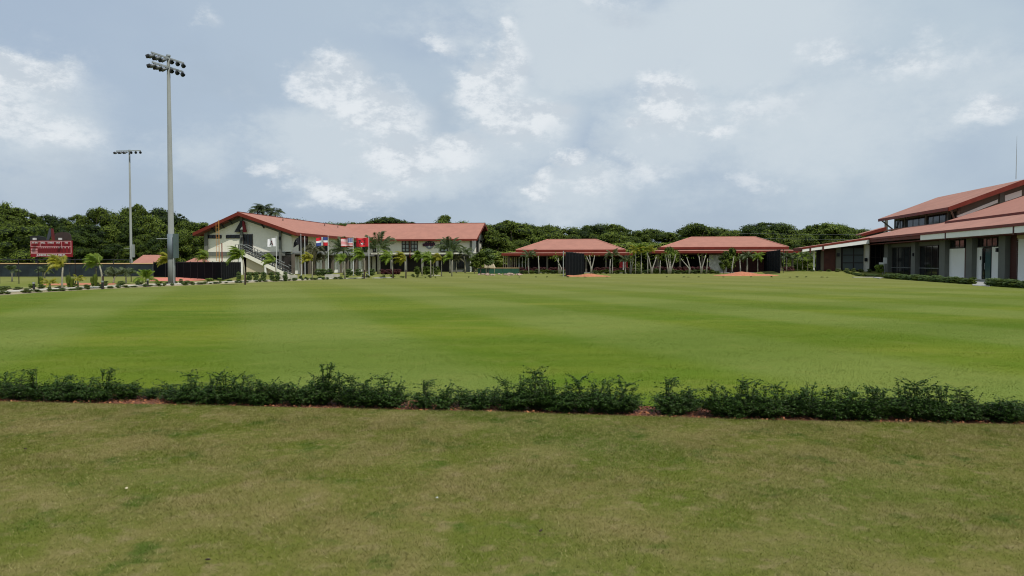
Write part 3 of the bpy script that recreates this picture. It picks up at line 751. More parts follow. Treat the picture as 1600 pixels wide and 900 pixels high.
# ------------------------------------------------------------------ the two open pavilions
def pavilion(u_l, u_r, v_low, uu_l, uu_r, v_up, ur_l, ur_r, v_ridge, Yf, label, white_wall=None, slats=False):
    Fp = Frame(xpix(u_l, Yf), Yf)
    b = empty('pavilion', (Fp.X, Fp.Y, 0), -Fp.a)
    tag(b, label, 'pavilion', 'open pavilions with two-tier red hip roofs')
    W = Fp.s_of(u_r, 0); D = 15.0
    z1 = Fp.z_of(v_low, W / 2, 0)
    i0 = 1.3
    a0, a1 = Fp.s_of(uu_l, i0), Fp.s_of(uu_r, i0)
    z2 = Fp.z_of(v_up, W / 2, i0)
    r0, r1 = Fp.s_of(ur_l, D / 2), Fp.s_of(ur_r, D / 2)
    z3 = Fp.z_of(v_ridge, W / 2, D / 2)
    def hip(x0, x1, y0, y1, z0, p0, p1, yr, zr_, th=.12):
        v = [(x0, y0, z0), (x1, y0, z0), (x1, y1, z0), (x0, y1, z0), (p0, yr[0], zr_), (p1, yr[0], zr_), (p1, yr[1], zr_), (p0, yr[1], zr_)]
        v += [(p[0], p[1], p[2] - th) for p in v]
        return v
    # upper hip: four slopes, each with its thickness
    yr = D / 2
    def slope(name, pts, mat):
        n = len(pts)
        return MB().add([p for p in pts] + [(p[0], p[1], p[2] - .1) for p in pts],
                        [tuple(range(n)), tuple(range(2 * n - 1, n - 1, -1))] + [(i, n + i, n + (i + 1) % n, (i + 1) % n) for i in range(n)]).build(name, mat, b)
    y0, y1 = i0, D - i0
    slope('roof_slope', [(a0, y0, z2), (a1, y0, z2), (r1, yr, z3), (r0, yr, z3)], M_ROOF)
    slope('roof_slope', [(a1, y1, z2), (a0, y1, z2), (r0, yr, z3), (r1, yr, z3)], M_ROOF)
    slope('roof_slope', [(a1, y0, z2), (a1, y1, z2), (r1, yr, z3)], M_ROOF)
    slope('roof_slope', [(a0, y1, z2), (a0, y0, z2), (r0, yr, z3)], M_ROOF)
    f = MB(); h = .34
    f.box(a0 - .03, a1 + .03, y0 - .05, y0 + .03, z2 - h, z2 + .02); f.box(a0 - .03, a1 + .03, y1 - .03, y1 + .05, z2 - h, z2 + .02)
    f.box(a0 - .05, a0 + .03, y0 + .03, y1 - .03, z2 - h, z2 + .02); f.box(a1 - .03, a1 + .05, y0 + .03, y1 - .03, z2 - h, z2 + .02)
    f.build('fascia', M_FASCIA, b)
    # hip caps
    c = MB()
    for p, q in (((a0, y0, z2 + .03), (r0, yr, z3 + .03)), ((a1, y0, z2 + .03), (r1, yr, z3 + .03)), ((a1, y1, z2 + .03), (r1, yr, z3 + .03)), ((a0, y1, z2 + .03), (r0, yr, z3 + .03)), ((r0, yr, z3 + .03), (r1, yr, z3 + .03))):
        c.bar(p, q, .16, .07)
    c.build('ridge_cap', surf('light_red_cap', (0.55, 0.26, 0.20), 0.7), b)
    # lower skirt roof
    c0, c1, e0, e1, zt = a0 + .5, a1 - .5, y0 + .5, y1 - .5, z2 - h - .04
    slope('skirt_roof', [(0, 0, z1), (W, 0, z1), (c1, e0, zt), (c0, e0, zt)], M_ROOFP)
    slope('skirt_roof', [(W, D, z1), (0, D, z1), (c0, e1, zt), (c1, e1, zt)], M_ROOFP)
    slope('skirt_roof', [(W, 0, z1), (W, D, z1), (c1, e1, zt), (c1, e0, zt)], M_ROOFP)
    slope('skirt_roof', [(0, D, z1), (0, 0, z1), (c0, e0, zt), (c0, e1, zt)], M_ROOFP)
    f = MB()
    f.box(-.03, W + .03, -.05, .03, z1 - .40, z1 - .02); f.box(-.03, W + .03, D - .03, D + .05, z1 - .40, z1 - .02)
    f.box(-.05, .03, .03, D - .03, z1 - .40, z1 - .02); f.box(W - .03, W + .05, .03, D - .03, z1 - .40, z1 - .02)
    f.build('fascia', M_FASCIA, b)
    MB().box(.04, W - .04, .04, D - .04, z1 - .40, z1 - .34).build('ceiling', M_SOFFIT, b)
    MB().box(.5, W - .5, .5, D - .5, -.2, .12).build('floor', M_CONC2, b)
    cm = MB().box(-.14, .14, -.14, .14, .1, z1 - .41).mesh('column', M_BROWNG)
    n = 6
    for i in range(n + 1):
        for y in (1.0, D - 1.0):
            put('column', cm, b, (1.0 + (W - 2) * i / n, y, 0))
    for y in (5.3, 9.6):
        for x in (1.0, W - 1): put('column', cm, b, (x, y, 0))
    MB().box(.9, W - .9, 1.16, 1.3, z1 - .62, z1 - .41).build('beam', M_MAROON, b)
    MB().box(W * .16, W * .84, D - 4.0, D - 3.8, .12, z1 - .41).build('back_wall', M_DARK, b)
    if white_wall:
        s0, s1 = Fp.s_of(white_wall[0], 1.8), Fp.s_of(white_wall[1], 1.8)
        MB().box(s0, s1, 1.8, 2.1, .1, z1 - .42).build('white_wall', M_GREYW, b)
        MB().box(s1 + .1, s1 + 6.0, 3.2, 3.4, .1, z1 - .42).build('side_wall', M_MAROON, b)
    if slats:
        g = MB().box(-.04, .04, -.04, .04, .1, z1 - .42).mesh('slat', M_WHITE)
        for u in (811, 816, 821, 825): put('slat', g, b, (Fp.s_of(u, 2.0), 2.0, 0))
        g2 = MB().box(-.05, .05, -.05, .05, .1, z1 - .42).mesh('screen_post', M_TAN)
        for u in (787, 790, 793, 797, 800, 804, 807): put('screen_post', g2, b, (Fp.s_of(u, 3.0), 3.0, 0))
        MB().box(Fp.s_of(785, 3.2), Fp.s_of(808, 3.2), 3.2, 3.3, .1, 1.3).build('counter', M_MAROON, b)
    return Fp
M_GREYW = surf('white_mosaic', (0.50, 0.50, 0.45), 0.85, 0.25, 3.0, 0.2, 9, 0.3)
P1 = pavilion(784, 988, 395.3, 806, 977, 390.2, 856, 931, 374.0, 119, 'open pavilion with a two-tier red hip roof, nearer the two-storey building', slats=True)
P2 = pavilion(1019, 1251, 391.6, 1032, 1232, 386.0, 1081, 1179, 370.2, 119, 'wider open pavilion with a two-tier red hip roof beside the low right-hand building', white_wall=(1108, 1136))
# ------------------------------------------------------------------ long building on the right
def right_building():
    X0, Y0 = gpix(1600, 440.3)
    Q = Frame(X0, Y0)
    b = empty('training_building', (Q.X, Q.Y, 0), -Q.a)
    tag(b, 'long low building with stepped red roofs, white wall panels and dark glazing', 'building')
    TF = Q.t_of(1384, 0)                                  # far end of the straight front
    N0 = -13.0                                            # near end, outside the frame
    eo = -2.0
    ze = Q.z_of(347.2, eo, Q.t_of(1600, eo))              # top of the long eave
    TW = Q.t_of(1357.5, eo)                               # where the projecting wing begins
    s4 = 4.2
    z4 = ze + (s4 - eo) * math.tan(R(15.0))
    # ---- lower roof
    MB().prism([(eo, ze), (s4 + .6, z4), (s4 + .6, z4 - .14), (eo, ze - .14)], 'y', N0, TW + 5).build('lower_roof', M_ROOFP, b)
    f = MB().box(eo - .06, eo + .02, N0, TW, ze - .26, ze - .01)
    f.build('fascia', M_FASCIA, b)
    fas = MB(); tj = [Q.t_of(u, eo) for u in (1640, 1582, 1581, 1476, 1475, 1437)]
    for a, c in ((N0, tj[1] - .1), (tj[2] + .05, tj[3] - .1), (tj[4] + .05, tj[5])):
        MB().box(eo + .02, eo + .14, a, c, ze - .80, ze - .262).build('eave_beam', M_WHITE, b)
    for t in (tj[1], tj[3]):
        MB().box(eo - .02, eo + .22, t - .12, t + .06, ze - .95, ze - .262).build('beam_cap', M_MAROON, b)
    MB().box(eo + .16, 0.4, N0, TW + 2, ze - .86, ze - .80).build('soffit', M_SOFFIT, b)
    MB().box(eo + .05, eo + .2, tj[5] + .01, TW, ze - .60, ze - .262).build('eave_beam', M_SOFFIT, b)
    MB().box(-.2, 0.1, tj[5], TW, ze - .79, ze - .30).build('eave_beam', M_GREY, b)
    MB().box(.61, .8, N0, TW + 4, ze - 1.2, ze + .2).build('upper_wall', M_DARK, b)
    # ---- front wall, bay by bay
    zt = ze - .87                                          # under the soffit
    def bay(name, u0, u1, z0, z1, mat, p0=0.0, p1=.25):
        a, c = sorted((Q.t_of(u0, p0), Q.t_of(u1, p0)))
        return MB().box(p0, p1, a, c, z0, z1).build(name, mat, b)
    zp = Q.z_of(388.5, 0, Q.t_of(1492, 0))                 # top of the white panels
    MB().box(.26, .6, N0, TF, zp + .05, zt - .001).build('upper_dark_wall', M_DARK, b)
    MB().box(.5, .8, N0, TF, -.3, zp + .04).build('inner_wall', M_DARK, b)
    bay('wall_panel', 1476.5, 1507, 0, zp, M_WHITE); bay('panel_edge', 1507.2, 1509, 0, zp, M_MAROON, .01)
    bay('wall_panel', 1518.5, 1533.5, 0, zp, M_WHITE); bay('wall_panel', 1549.5, 1559.3, 0, zp, M_WHITE)
    bay('wall_panel', 1570.3, 1575.6, 0, zt, M_WHITE, -.1); bay('wall_panel', 1588, 1640, 0, zt - .35, M_WHITE)
    bay('beam', 1588, 1640, zt - .34, zt - .01, M_TAN, -.05)
    for u0, u1 in ((1381, 1387), (1423, 1429.5), (1467, 1476), (1508.8, 1518.3), (1559.5, 1570)):
        bay('column', u0, u1, -.3, zt - .002, M_GREY, -.45, .26)
    bay('column', 1640, 1650, -.3, zt, M_GREY, -.45, .2)
    # louvred maroon panel
    a, c = sorted((Q.t_of(1576, -.15), Q.t_of(1587.5, -.15)))
    lo = MB().box(0, .12, a, c, 0, zt - .003).build('louvre_panel', M_MAROON, b)
    sl = MB().box(-.07, 0, a + .03, c - .03, -.05, .05).mesh('slat', M_MAROON)
    k = int((zt - .2) / .17)
    for i in range(k): put('slat', sl, lo, (0, 0, .15 + i * .17), (0, R(0), 0))
    # door and transoms
    a, c = sorted((Q.t_of(1534, .1), Q.t_of(1549, .1)))
    d = MB().box(.1, .2, a, c, 0, zp - .02).build('door', M_FRAME, b)
    MB().box(.06, .099, a + (c - a) * .05, a + (c - a) * .58, .1, zp - .15).build('pane', M_TEAL, d)
    MB().box(.05, .099, a + (c - a) * .64, a + (c - a) * .94, .1, zp - .15).build('pane', M_GLASS, d)
    MB().tube([(.02, a + (c - a) * .61, 1.0), (.02, a + (c - a) * .61, 1.6)], .03).build('handle', M_STEEL, d)
    def glz(u0, u1, z0, z1, nx, nz, p=.12, fw=.07, pane=None):
        a, c = sorted((Q.t_of(u0, p), Q.t_of(u1, p)))
        return window(b, a, c, z0, z1, p, nx, nz, out=-1, axis='y', fw=fw, pane=pane)
    glz(1477, 1507.5, zp + .06, zt - .02, 4, 1); glz(1519, 1533, zp + .06, zt - .02, 2, 1); glz(1534, 1559, zp + .06, zt - .02, 3, 1)
    glz(1387.5, 1422.5, .05, zt - .45, 4, 1); glz(1430, 1466.5, .05, zt - .45, 4, 1)
    MB().box(-.05, .24, Q.t_of(1467, 0), Q.t_of(1387, 0), zt - .44, zt - .01).build('beam', M_GREY, b)
    # chairs and railings seen behind the glass are left dark; door bars stand in front
    for u0, u1 in ((1388, 1422), (1430.5, 1466)):
        a, c = sorted((Q.t_of(u0, -.02), Q.t_of(u1, -.02)))
        MB().box(-.02, .03, a, c, 1.0, 1.06).build('glazing_bar', M_STEEL, b)
    # small fittings
    for u, z in ((1558, 2.6), (1427, 2.4)):
        t = Q.t_of(u, -.5); MB().box(-.62, -.46, t - .1, t + .1, z, z + .35).build('wall_lamp', M_BLACK, b)
    t = Q.t_of(1532, -.02); MB().box(-.06, -.001, t - .08, t + .08, 1.9, 2.25).build('notice', M_DARK, b)
    # ---- the projecting wing at the far end
    T = TW + .3                                            # rake plane
    sW = Q.s_of(1253.5, TW)
    zW = Q.z_of(388.0, sW, TW)
    k = (ze - zW) / (eo - sW)
    MB().prism([(sW, zW + .1), (eo - .002, ze + .02), (eo - .002, ze - .1), (sW, zW - .02)], 'y', TW, TW + 5).build('wing_roof', M_ROOFP, b)
    MB().prism([(sW, zW + .12), (eo, ze + .04), (eo, ze - .20), (sW, zW - .12)], 'y', TW - .06, TW - .003).build('fascia', M_FASCIA, b)
    MB().prism([(sW, zW - .122), (eo - .0, ze - .202), (eo - .0, ze - .72), (sW, zW - .46)], 'y', TW - .03, TW + .12).build('eave_beam', M_WHITE, b)
    MB().box(sW - .05, sW + .02, TW, TW + 5, zW - .3, zW + .08).build('fascia', M_FASCIA, b)
    for u in (1266, 1286):
        s = Q.s_of(u, TW); z = zW + k * (s - sW)
        MB().box(s - .12, s + .08, TW - .09, TW + .1, z - .75, z + .0).build('beam_cap', M_MAROON, b)
    MB().prism([(sW + .1, zW - .3), (eo, ze - .5), (eo, ze - .56), (sW + .1, zW - .36)], 'y', TW + .12, TW + 3).build('soffit', M_SOFFIT, b)
    gz = .5                                                # ground level of the wing
    TG = TW + 1.6                                          # glazed wall
    def zc(s): return zW + k * (s - sW) - .38
    def wbay(name, u0, u1, mat, t=TG, d=.3, z0=-.1):
        s0, s1 = Q.s_of(u0, t), Q.s_of(u1, t)
        return MB().prism([(s0, gz + z0), (s1, gz + z0), (s1, zc(s1)), (s0, zc(s0))], 'y', t, t + d).build(name, mat, b)
    wbay('column', 1306.5, 1314, M_GREY, TG - .3, .6); wbay('column', 1352, 1358.3, M_CREAM, TG - .6, .7)
    wbay('corner_post', 1271, 1273, M_WHITE, TG - .5, .2); wbay('side_wall', 1276, 1287, M_DARK, TG + .5)
    wbay('column', 1283, 1287, M_BROWNG, TG - .1, .4); wbay('timber_wall', 1287.2, 1306.2, M_MAROON)
    wbay('inner_wall', 1314, 1352, M_DARK, TG + .4); wbay('inner_wall', 1358.6, 1384, M_DARK, TG + .6)
    blind = glass('blinds_behind_glass', (0.10, 0.12, 0.125), 0.10)
    s0, s1 = Q.s_of(1315, TG + .3), Q.s_of(1351.5, TG + .3)
    window(b, s0, s1, gz + .1, zc(s0) - .35, TG + .3, 2, 3, pane=blind, fw=.12)
    s0, s1 = Q.s_of(1359, TG + .5), Q.s_of(1376, TG + .5)
    window(b, s0, s1, gz + .1, zc(s0) - .5, TG + .5, 2, 2, fw=.10)
    for u, v in ((1309.5, 398.5), (1353, 406)):
        s = Q.s_of(u, TG - .7); z = Q.z_of(v, s, TG - .7)
        MB().box(s - .16, s + .16, TG - .80, TG - .58, z - .2, z + .25).build('wall_lamp', M_BLACK, b)
    MB().box(0.3, .6, TF, TW + 2.2, -.2, ze - .6).build('side_wall', M_DARK, b)
    # ---- clerestory hall with the high gable roof
    sE = 5.0
    tN = Q.t_of(1480, sE); tFar = Q.t_of(1371.5, sE)
    zE = Q.z_of(323.5, sE, tN)
    # ridge from its far end at (1465, 308)
    wR = 9.0
    for _ in range(30):
        uu = upix(*Q.world(sE + wR, tFar), 10); wR += (1465 - uu) * 0.05
    zR = Q.z_of(308.2, sE + wR, tFar)
    MB().prism([(sE, zE), (sE + wR, zR), (sE + wR, zR - .16), (sE, zE - .16)], 'y', tN, tFar).build('high_roof', M_ROOFP, b)
    MB().prism([(sE + wR, zR - .004), (sE + 2 * wR, zE), (sE + 2 * wR, zE - .16), (sE + wR, zR - .164)], 'y', tN, tFar).build('high_roof', M_ROOFP, b)
    f = MB().box(sE - .07, sE + .01, tN, tFar, zE - .42, zE - .02)
    f.prism([(sE, zE + .0), (sE + wR, zR), (sE + wR, zR - .62), (sE, zE - .50)], 'y', tN - .08, tN - .004)
    f.prism([(sE, zE + .0), (sE + wR, zR), (sE + wR, zR - .42), (sE, zE - .40)], 'y', tFar + .004, tFar + .08)
    f.build('fascia', M_FASCIA, b)
    sC = sE + 1.6
    za = z4 - .3
    tb, te = tN + 1.3, tFar - 2.2
    zin = zE - .17 + (zR - zE) / wR * 1.6
    MB().box(sC, sC + .25, tb, te, za, za + .35).build('clerestory_sill', M_GREY, b)
    MB().box(sC, sC + .25, tb, te, zin - .85, zin).build('clerestory_head', M_GREY, b)
    MB().box(sC + .3, sC + .4, tb, te, za, zin).build('clerestory_back', M_DARK, b)
    us = [(1383, 1409), (1416, 1443.5), (1446.5, 1476)]
    for u0, u1 in us:
        p, q = sorted((Q.t_of(u0, sC), Q.t_of(u1, sC)))
        window(b, max(p, tb), min(q, te), za + .36, zin - .86, sC + .1, 3, 1, out=-1, axis='y', fw=.08)
    for u in (1382, 1412, 1445, 1479):
        p = Q.t_of(u, sC - .1); MB().box(sC - .12, sC + .24, p - .22, p + .22, za - .2, zin - .05).build('column', M_GREY, b)
    # gable wall towards the camera with its pale strip windows
    def zrk(s): return zE + (zR - zE) * (s - sE) / wR
    MB().prism([(sC, za), (sE + wR, za), (sE + wR, zR - .3), (sC, zrk(sC) - .3)], 'y', tb, tb + .25).build('gable_wall', M_BROWNG, b)
    MB().prism([(sE + wR, za), (sE + 2 * wR - 1.6, za), (sE + 2 * wR - 1.6, zE), (sE + wR, zR - .3)], 'y', tb, tb + .25).build('gable_wall', M_BROWNG, b)
    def G(u, v): s = Q.s_of(u, tb - .05); return (s, Q.z_of(v, s, tb - .05))
    for quad in (((1493, 337.5), (1557, 311.5), (1557, 316.5), (1497, 341)), ((1568, 305.5), (1594, 297), (1594, 306), (1568, 315))):
        MB().prism([G(*p) for p in quad], 'y', tb - .06, tb - .002).build('strip_panel', M_WHITE, b)
    MB().prism([G(1559.5, 297), G(1566.5, 294), G(1566.5, 318), G(1559.5, 322)], 'y', tb - .12, tb - .003).build('pilaster', M_GREY, b)
    MB().box(sC, sE + 2 * wR - 1.6, te, te + .25, za, zE).build('end_wall', M_BROWNG, b)
    # raking strut at the far eave
    MB().bar((sE + .4, tFar - .3, zE - .3), (sC - .05, te - .1, z4 - .1), .16).build('strut', M_BROWNG, b)
    MB().bar((sE + .4, tN + .3, zE - .3), (sC - .05, tb + .2, z4 - .1), .16).build('strut', M_BROWNG, b)
    # ---- middle roof, nearer than the hall
    sM = 3.6
    tM = Q.t_of(1476, sM)
    zM = Q.z_of(346.2, sM, tM)
    pt = math.tan(R(19.0)); wM = 11.0
    tM = min(tM, tb - .1)
    MB().prism([(sM, zM), (sM + wM, zM + wM * pt), (sM + wM, zM + wM * pt - .15), (sM, zM - .15)], 'y', N0, tM).build('middle_roof', M_ROOF, b)
    f = MB().box(sM - .07, sM + .01, N0, tM, zM - .42, zM + .01)
    f.prism([(sM, zM + .01), (sM + wM, zM + wM * pt + .01), (sM + wM, zM + wM * pt - .3), (sM, zM - .4)], 'y', tM + .004, tM + .08)
    f.build('fascia', M_FASCIA, b)
    MB().box(sM + .6, sM + .8, N0, tM - .5, z4 - .8, zM - .1).build('middle_wall', M_MAROON, b)
    MB().bar((sM + .3, Q.t_of(1545, sM) , zM - .9), (sM - .1, Q.t_of(1549, sM), zM - .35), .06).build('strut', M_WHITE, b)
    # back of the building
    MB().box(sE + 2 * wR - .5, sE + 2 * wR - .2, N0, TW + 14, -.3, z4 - .2).build('back_wall', M_CREAM, b)
    MB().prism([(s4 + .5, z4 - .02), (sE + 2 * wR + 1, z4 - .3), (sE + 2 * wR + 1, z4 - .45), (s4 + .5, z4 - .2)], 'y', N0, TW + 14).build('back_roof', M_ROOF, b)
    MB().box(.8, sE + 2 * wR - .5, N0, N0 + .3, -.3, z4 - .2).build('end_wall', M_CREAM, b)
    # roof beyond the wing (two small slopes behind the clerestory)
    tq = TW + 7
    a0 = Q.s_of(1345, tq); a1 = Q.s_of(1384, tq); z0 = Q.z_of(365.5, a0, tq); z1 = Q.z_of(354.5, a1, tq)
    MB().prism([(a0, z0), (a1, z1), (a1, z1 - .15), (a0, z0 - .15)], 'y', tq, tq + 2.5).build('far_roof', M_ROOFP, b)
    MB().prism([(a0, z0 + .01), (a1, z1 + .01), (a1, z1 - .5), (a0, z0 - .35)], 'y', tq - .07, tq - .003).build('fascia', M_FASCIA, b)
    MB().prism([(a0 + .8, z0 - 1.2), (a1, z0 - 1.2), (a1, z1 - .45), (a0 + .8, z0 - .2)], 'y', tq + .3, tq + .5).build('far_wall', M_BROWNG, b)
    MB().box(N0 * 0 - .9, .0, N0, TF + 4, -.2, .06).build('plinth', M_CONC, b)
    # mast on the high roof
    s = Q.s_of(1584.5, tN + 6); z = zrk(s)
    m = MB().tube([(s, tN + 6, z - .1), (s, tN + 6, z + 2.6), (s, tN + 6, Q.z_of(212, s, tN + 6))], [.05, .035, .012], 6).mesh('antenna_mast', M_STEEL)
    wx, wy = Q.world(s, tN + 6)
    for v in m.vertices: v.co.x -= s; v.co.y -= tN + 6; v.co.z -= z
    tag(put('antenna_mast', m, None, (wx, wy, z), (0, 0, -Q.a)), 'thin grey antenna mast on the highest red roof', 'mast')
    return Q, TW, gz
Q, TW, WZ = right_building()
# ------------------------------------------------------------------ lettering
def letters(txt, mat, size, name='lettering', parent=None, loc=(0, 0, 0), rz=0.0, ext=0.01, bold=0.0):
    cu = bpy.data.curves.new(name, 'FONT'); cu.body = txt; cu.size = size; cu.extrude = ext; cu.offset = bold
    cu.align_x = 'CENTER'; cu.align_y = 'CENTER'; cu.resolution_u = 2
    o = bpy.data.objects.new(name, cu); COL.objects.link(o)
    dg = bpy.context.evaluated_depsgraph_get(); me = bpy.data.meshes.new_from_object(o.evaluated_get(dg))
    bpy.data.objects.remove(o); me.materials.clear(); me.materials.append(mat)
    return put(name, me, parent, loc, (math.pi / 2, 0, rz))

# ------------------------------------------------------------------ scoreboard
def scoreboard():
    Y = 132.0
    xl, xr = xpix(48, Y), xpix(112.5, Y); cx = (xl + xr) / 2; w = xr - xl
    zt, zb = zpix(376, Y), zpix(401.5, Y); h = zt - zb
    b = empty('scoreboard', (cx, Y, 0)); tag(b, 'red baseball scoreboard with white lettering above the outfield fence', 'scoreboard')
    red, dred = surf('board_red', (0.19, 0.010, 0.016), 0.5, 0.06), surf('board_dark_red', (0.115, 0.010, 0.014), 0.5, 0.1)
    wh = surf('lettering_white', (0.50, 0.48, 0.49), 0.6, 0.03); pk = surf('label_pink', (0.55, 0.30, 0.31), 0.6, 0.05)
    MB().box(-w / 2, w / 2, 0, .35, zb, zt).build('board', red, b)
    for x in (-w * .4, -w * .13, w * .13, w * .4): MB().box(x - .12, x + .12, .36, .62, -.3, zt).build('leg', M_BLACK, b)
    def fx(u): return xpix(u, Y) - cx
    # thin pale frames round the panels
    f = MB(); y0, y1 = -.035, -.002
    a, c = zpix(377, Y), zpix(385.5, Y); d = zpix(395.8, Y)
    for z in (a, c, d): f.box(-w / 2 + .1, w / 2 - .1, y0, y1, z - .045, z + .045)
    for x in (-w / 2 + .1, fx(63.5), fx(97), w / 2 - .1): f.box(x - .04, x + .04, y0 - .003, y1, c, a)
    f.box(w / 2 - .14, w / 2 - .06, y0 - .003, y1, d, c)
    tag(f.build('panel_trim', pk, b), kind='stuff')
    for t, u in (('AT BAT', 55.5), ('BALL', 68), ('STRIKE', 80), ('OUT', 91.5), ('H/E', 104.5)):
        letters(t, wh, .36, parent=b, loc=(fx(u), -.02, zpix(379.4, Y)), bold=.012)
        MB().box(fx(u) - .45, fx(u) + .45, -.03, -.004, zpix(384.3, Y), zpix(381.8, Y)).build('digit_window', dred, b)
    us = [61.5 + i * 3.45 for i in range(10)] + [97.5, 102.5, 107.8]
    for i, u in enumerate(us):
        letters(['1', '2', '3', '4', '5', '6', '7', '8', '9', '10', 'R', 'H', 'E'][i], wh, .27, parent=b, loc=(fx(u), -.02, zpix(387.1, Y)), bold=.012)
    dw = MB().box(-.15, .15, -.03, -.004, -.19, .19).mesh('digit_window', dred)
    for row in (390.2, 393.8):
        for u in us: put('digit_window', dw, b, (fx(u), 0, zpix(row, Y)))
    for t, v in (('GUEST', 389.8), ('HOME', 393.9)):
        o = MB().box(fx(49), fx(59), -.03, -.004, zpix(v + 1.4, Y), zpix(v - 1.4, Y)).build('team_label', pk, b)
        letters(t, red, .30, parent=o, loc=((fx(49) + fx(59)) / 2, -.04, zpix(v, Y)))
    letters('JUNIOR NOBOA FIELD', wh, .50, parent=b, loc=(fx(80), -.02, zpix(398.8, Y)), bold=.018)
    # emblem on top: a letter A with a dark curled shape beside it
    em = empty('top_emblem', (0, 0, 0)); em.parent = b
    def P(u, v): return (fx(u), zpix(v, Y))
    MB().prism([P(73, 375.8), P(78, 357), P(80.4, 357), P(80, 369), P(76.5, 375.8)], 'y', 0, .2).build('grey_stroke', surf('emblem_slate', (0.05, 0.055, 0.07), 0.6), em)
    MB().prism([P(80.5, 357), P(83.5, 357), P(86.5, 375.8), P(81.5, 375.8)], 'y', -.01, .2).build('red_stroke', surf('emblem_dark_red', (0.10, 0.018, 0.020), 0.6), em)
    MB().prism([P(86.8, 375.8), P(86.8, 366), P(90, 363.5), P(99, 362.5), P(107, 363.5), P(111, 367), P(112, 375.8)], 'y', 0, .2).build('side_plate', surf('emblem_brown', (0.045, 0.030, 0.028), 0.6), em)
    MB().prism([P(48, 375.8), P(48, 368.5), P(60, 368), P(72, 371), P(72.5, 375.8)], 'y', 0, .2).build('side_plate', M_BLACK, em)
    for u in (60, 99.7):
        o = MB().box(fx(u) - .22, fx(u) + .22, -1.1, -.7, zt + .1, zt + .45).build('lamp', wh, b)
        MB().bar((fx(u), -.7, zt + .2), (fx(u), .1, zt - .1), .07).build('arm', M_BLACK, o)
scoreboard()

# ------------------------------------------------------------------ floodlight masts
def mast(u, vb, vt, arms, label, cab, rb=.27, rt=.11):
    X, Y = gpix(u, vb); H = zpix(vt, Y)
    b = empty('floodlight_mast', (X, Y, 0)); tag(b, label, 'light mast', 'floodlight masts of the ball field')
    MB().tube([(0, 0, -.2), (0, 0, 2.4), (0, 0, 2.42), (0, 0, H)], [rb, rb * .96, rb * .84, rt], 14).build('pole', surf('concrete_pole', (0.20, 0.215, 0.20), 0.8, .08, .6, .08, 30, .1, dirt=.35), b, smooth=True)
    MB().tube([(0, 0, H), (0, 0, H + .12)], rt * 1.5, 10).build('pole_cap', M_STEEL, b)
    for (ang, zr_, half, n) in arms:
        ca, sa = math.cos(ang), math.sin(ang)
        MB().bar((-half * ca, -half * sa - .25 * ca, H - zr_), (half * ca, half * sa - .25 * ca, H - zr_), .10, .12).build('crossarm', M_STEEL, b)
        br = MB(); br.bar((0, 0, H - zr_ - .02), (0, -.3, H - zr_ - .02), .16); br.build('clamp', M_STEEL, b)
        for i in range(n):
            k = -half + .12 + (2 * half - .24) * i / (n - 1)
            if abs(k) < .25: continue
            x, y, z = k * ca, k * sa - .25 * ca, H - zr_
            f = empty('floodlight', (x, y, z)); f.parent = b; f.scale = (.55, .55, .55); f.rotation_euler = (0, 0, (R(-62) if k < 0 else R(40)))
            MB().bar((0, 0, .02), (0, 0, -.34), .07).build('bracket', M_BLACK, f)
            # lamp: a deep flared reflector tilted down, with a visor
            MB().tube([(0, .34, -.30), (0, .12, -.34), (0, -.12, -.42), (0, -.44, -.56)], [.09, .15, .24, .29], 10).build('reflector', surf('lamp_housing', (0.10, 0.11, 0.12), .45, .1, 3, metal=.4), f, smooth=True)
            MB().tube([(0, -.40, -.45), (0, -.80, -.60)], [.30, .24], 10, cap=False).build('visor', M_BLACK, f)
    if cab:
        z0, z1 = zpix(403, Y), zpix(365.5, Y)
        MB().box(.30, .50, -.35, .15, z0, z1).build('cabinet', surf('green_grey_cabinet', (0.07, 0.10, 0.095), .5, .08, 1.5), b)
        MB().tube([(0, 0, z0 - .1), (0, 0, z1)], rb * 1.02, 14).build('steel_sleeve', surf('sleeve_steel', (0.13, 0.16, 0.18), .5, .08, 1.5), b, smooth=True)
        MB().bar((-1.0, -.2, zpix(373, Y)), (0, -.2, zpix(373, Y)), .06).build('side_arm', M_STEEL, b)
        MB().tube([(.30, -.30, -.1), (.30, -.30, z0)], .04).build('conduit', M_STEEL, b)
    else:
        z0, z1 = zpix(402, Y), zpix(382, Y)
        MB().box(.22, .42, -.2, .2, z0, z1).build('cabinet', M_STEEL, b)
        MB().bar((-.8, -.2, zpix(388, Y)), (0, -.2, zpix(388, Y)), .06).build('side_arm', M_STEEL, b)
mast(268.5, 444, 88.5, [(R(70), .12, 1.56, 6), (R(70), .80, 1.48, 6)], 'tall tapering light mast with two tilted rows of floodlights, left of the two-storey building', True)
mast(205.5, 429.5, 235.5, [(R(-6), .05, 1.75, 6)], 'farther light mast with one row of floodlights, beyond the outfield fence', False, .20, .10)

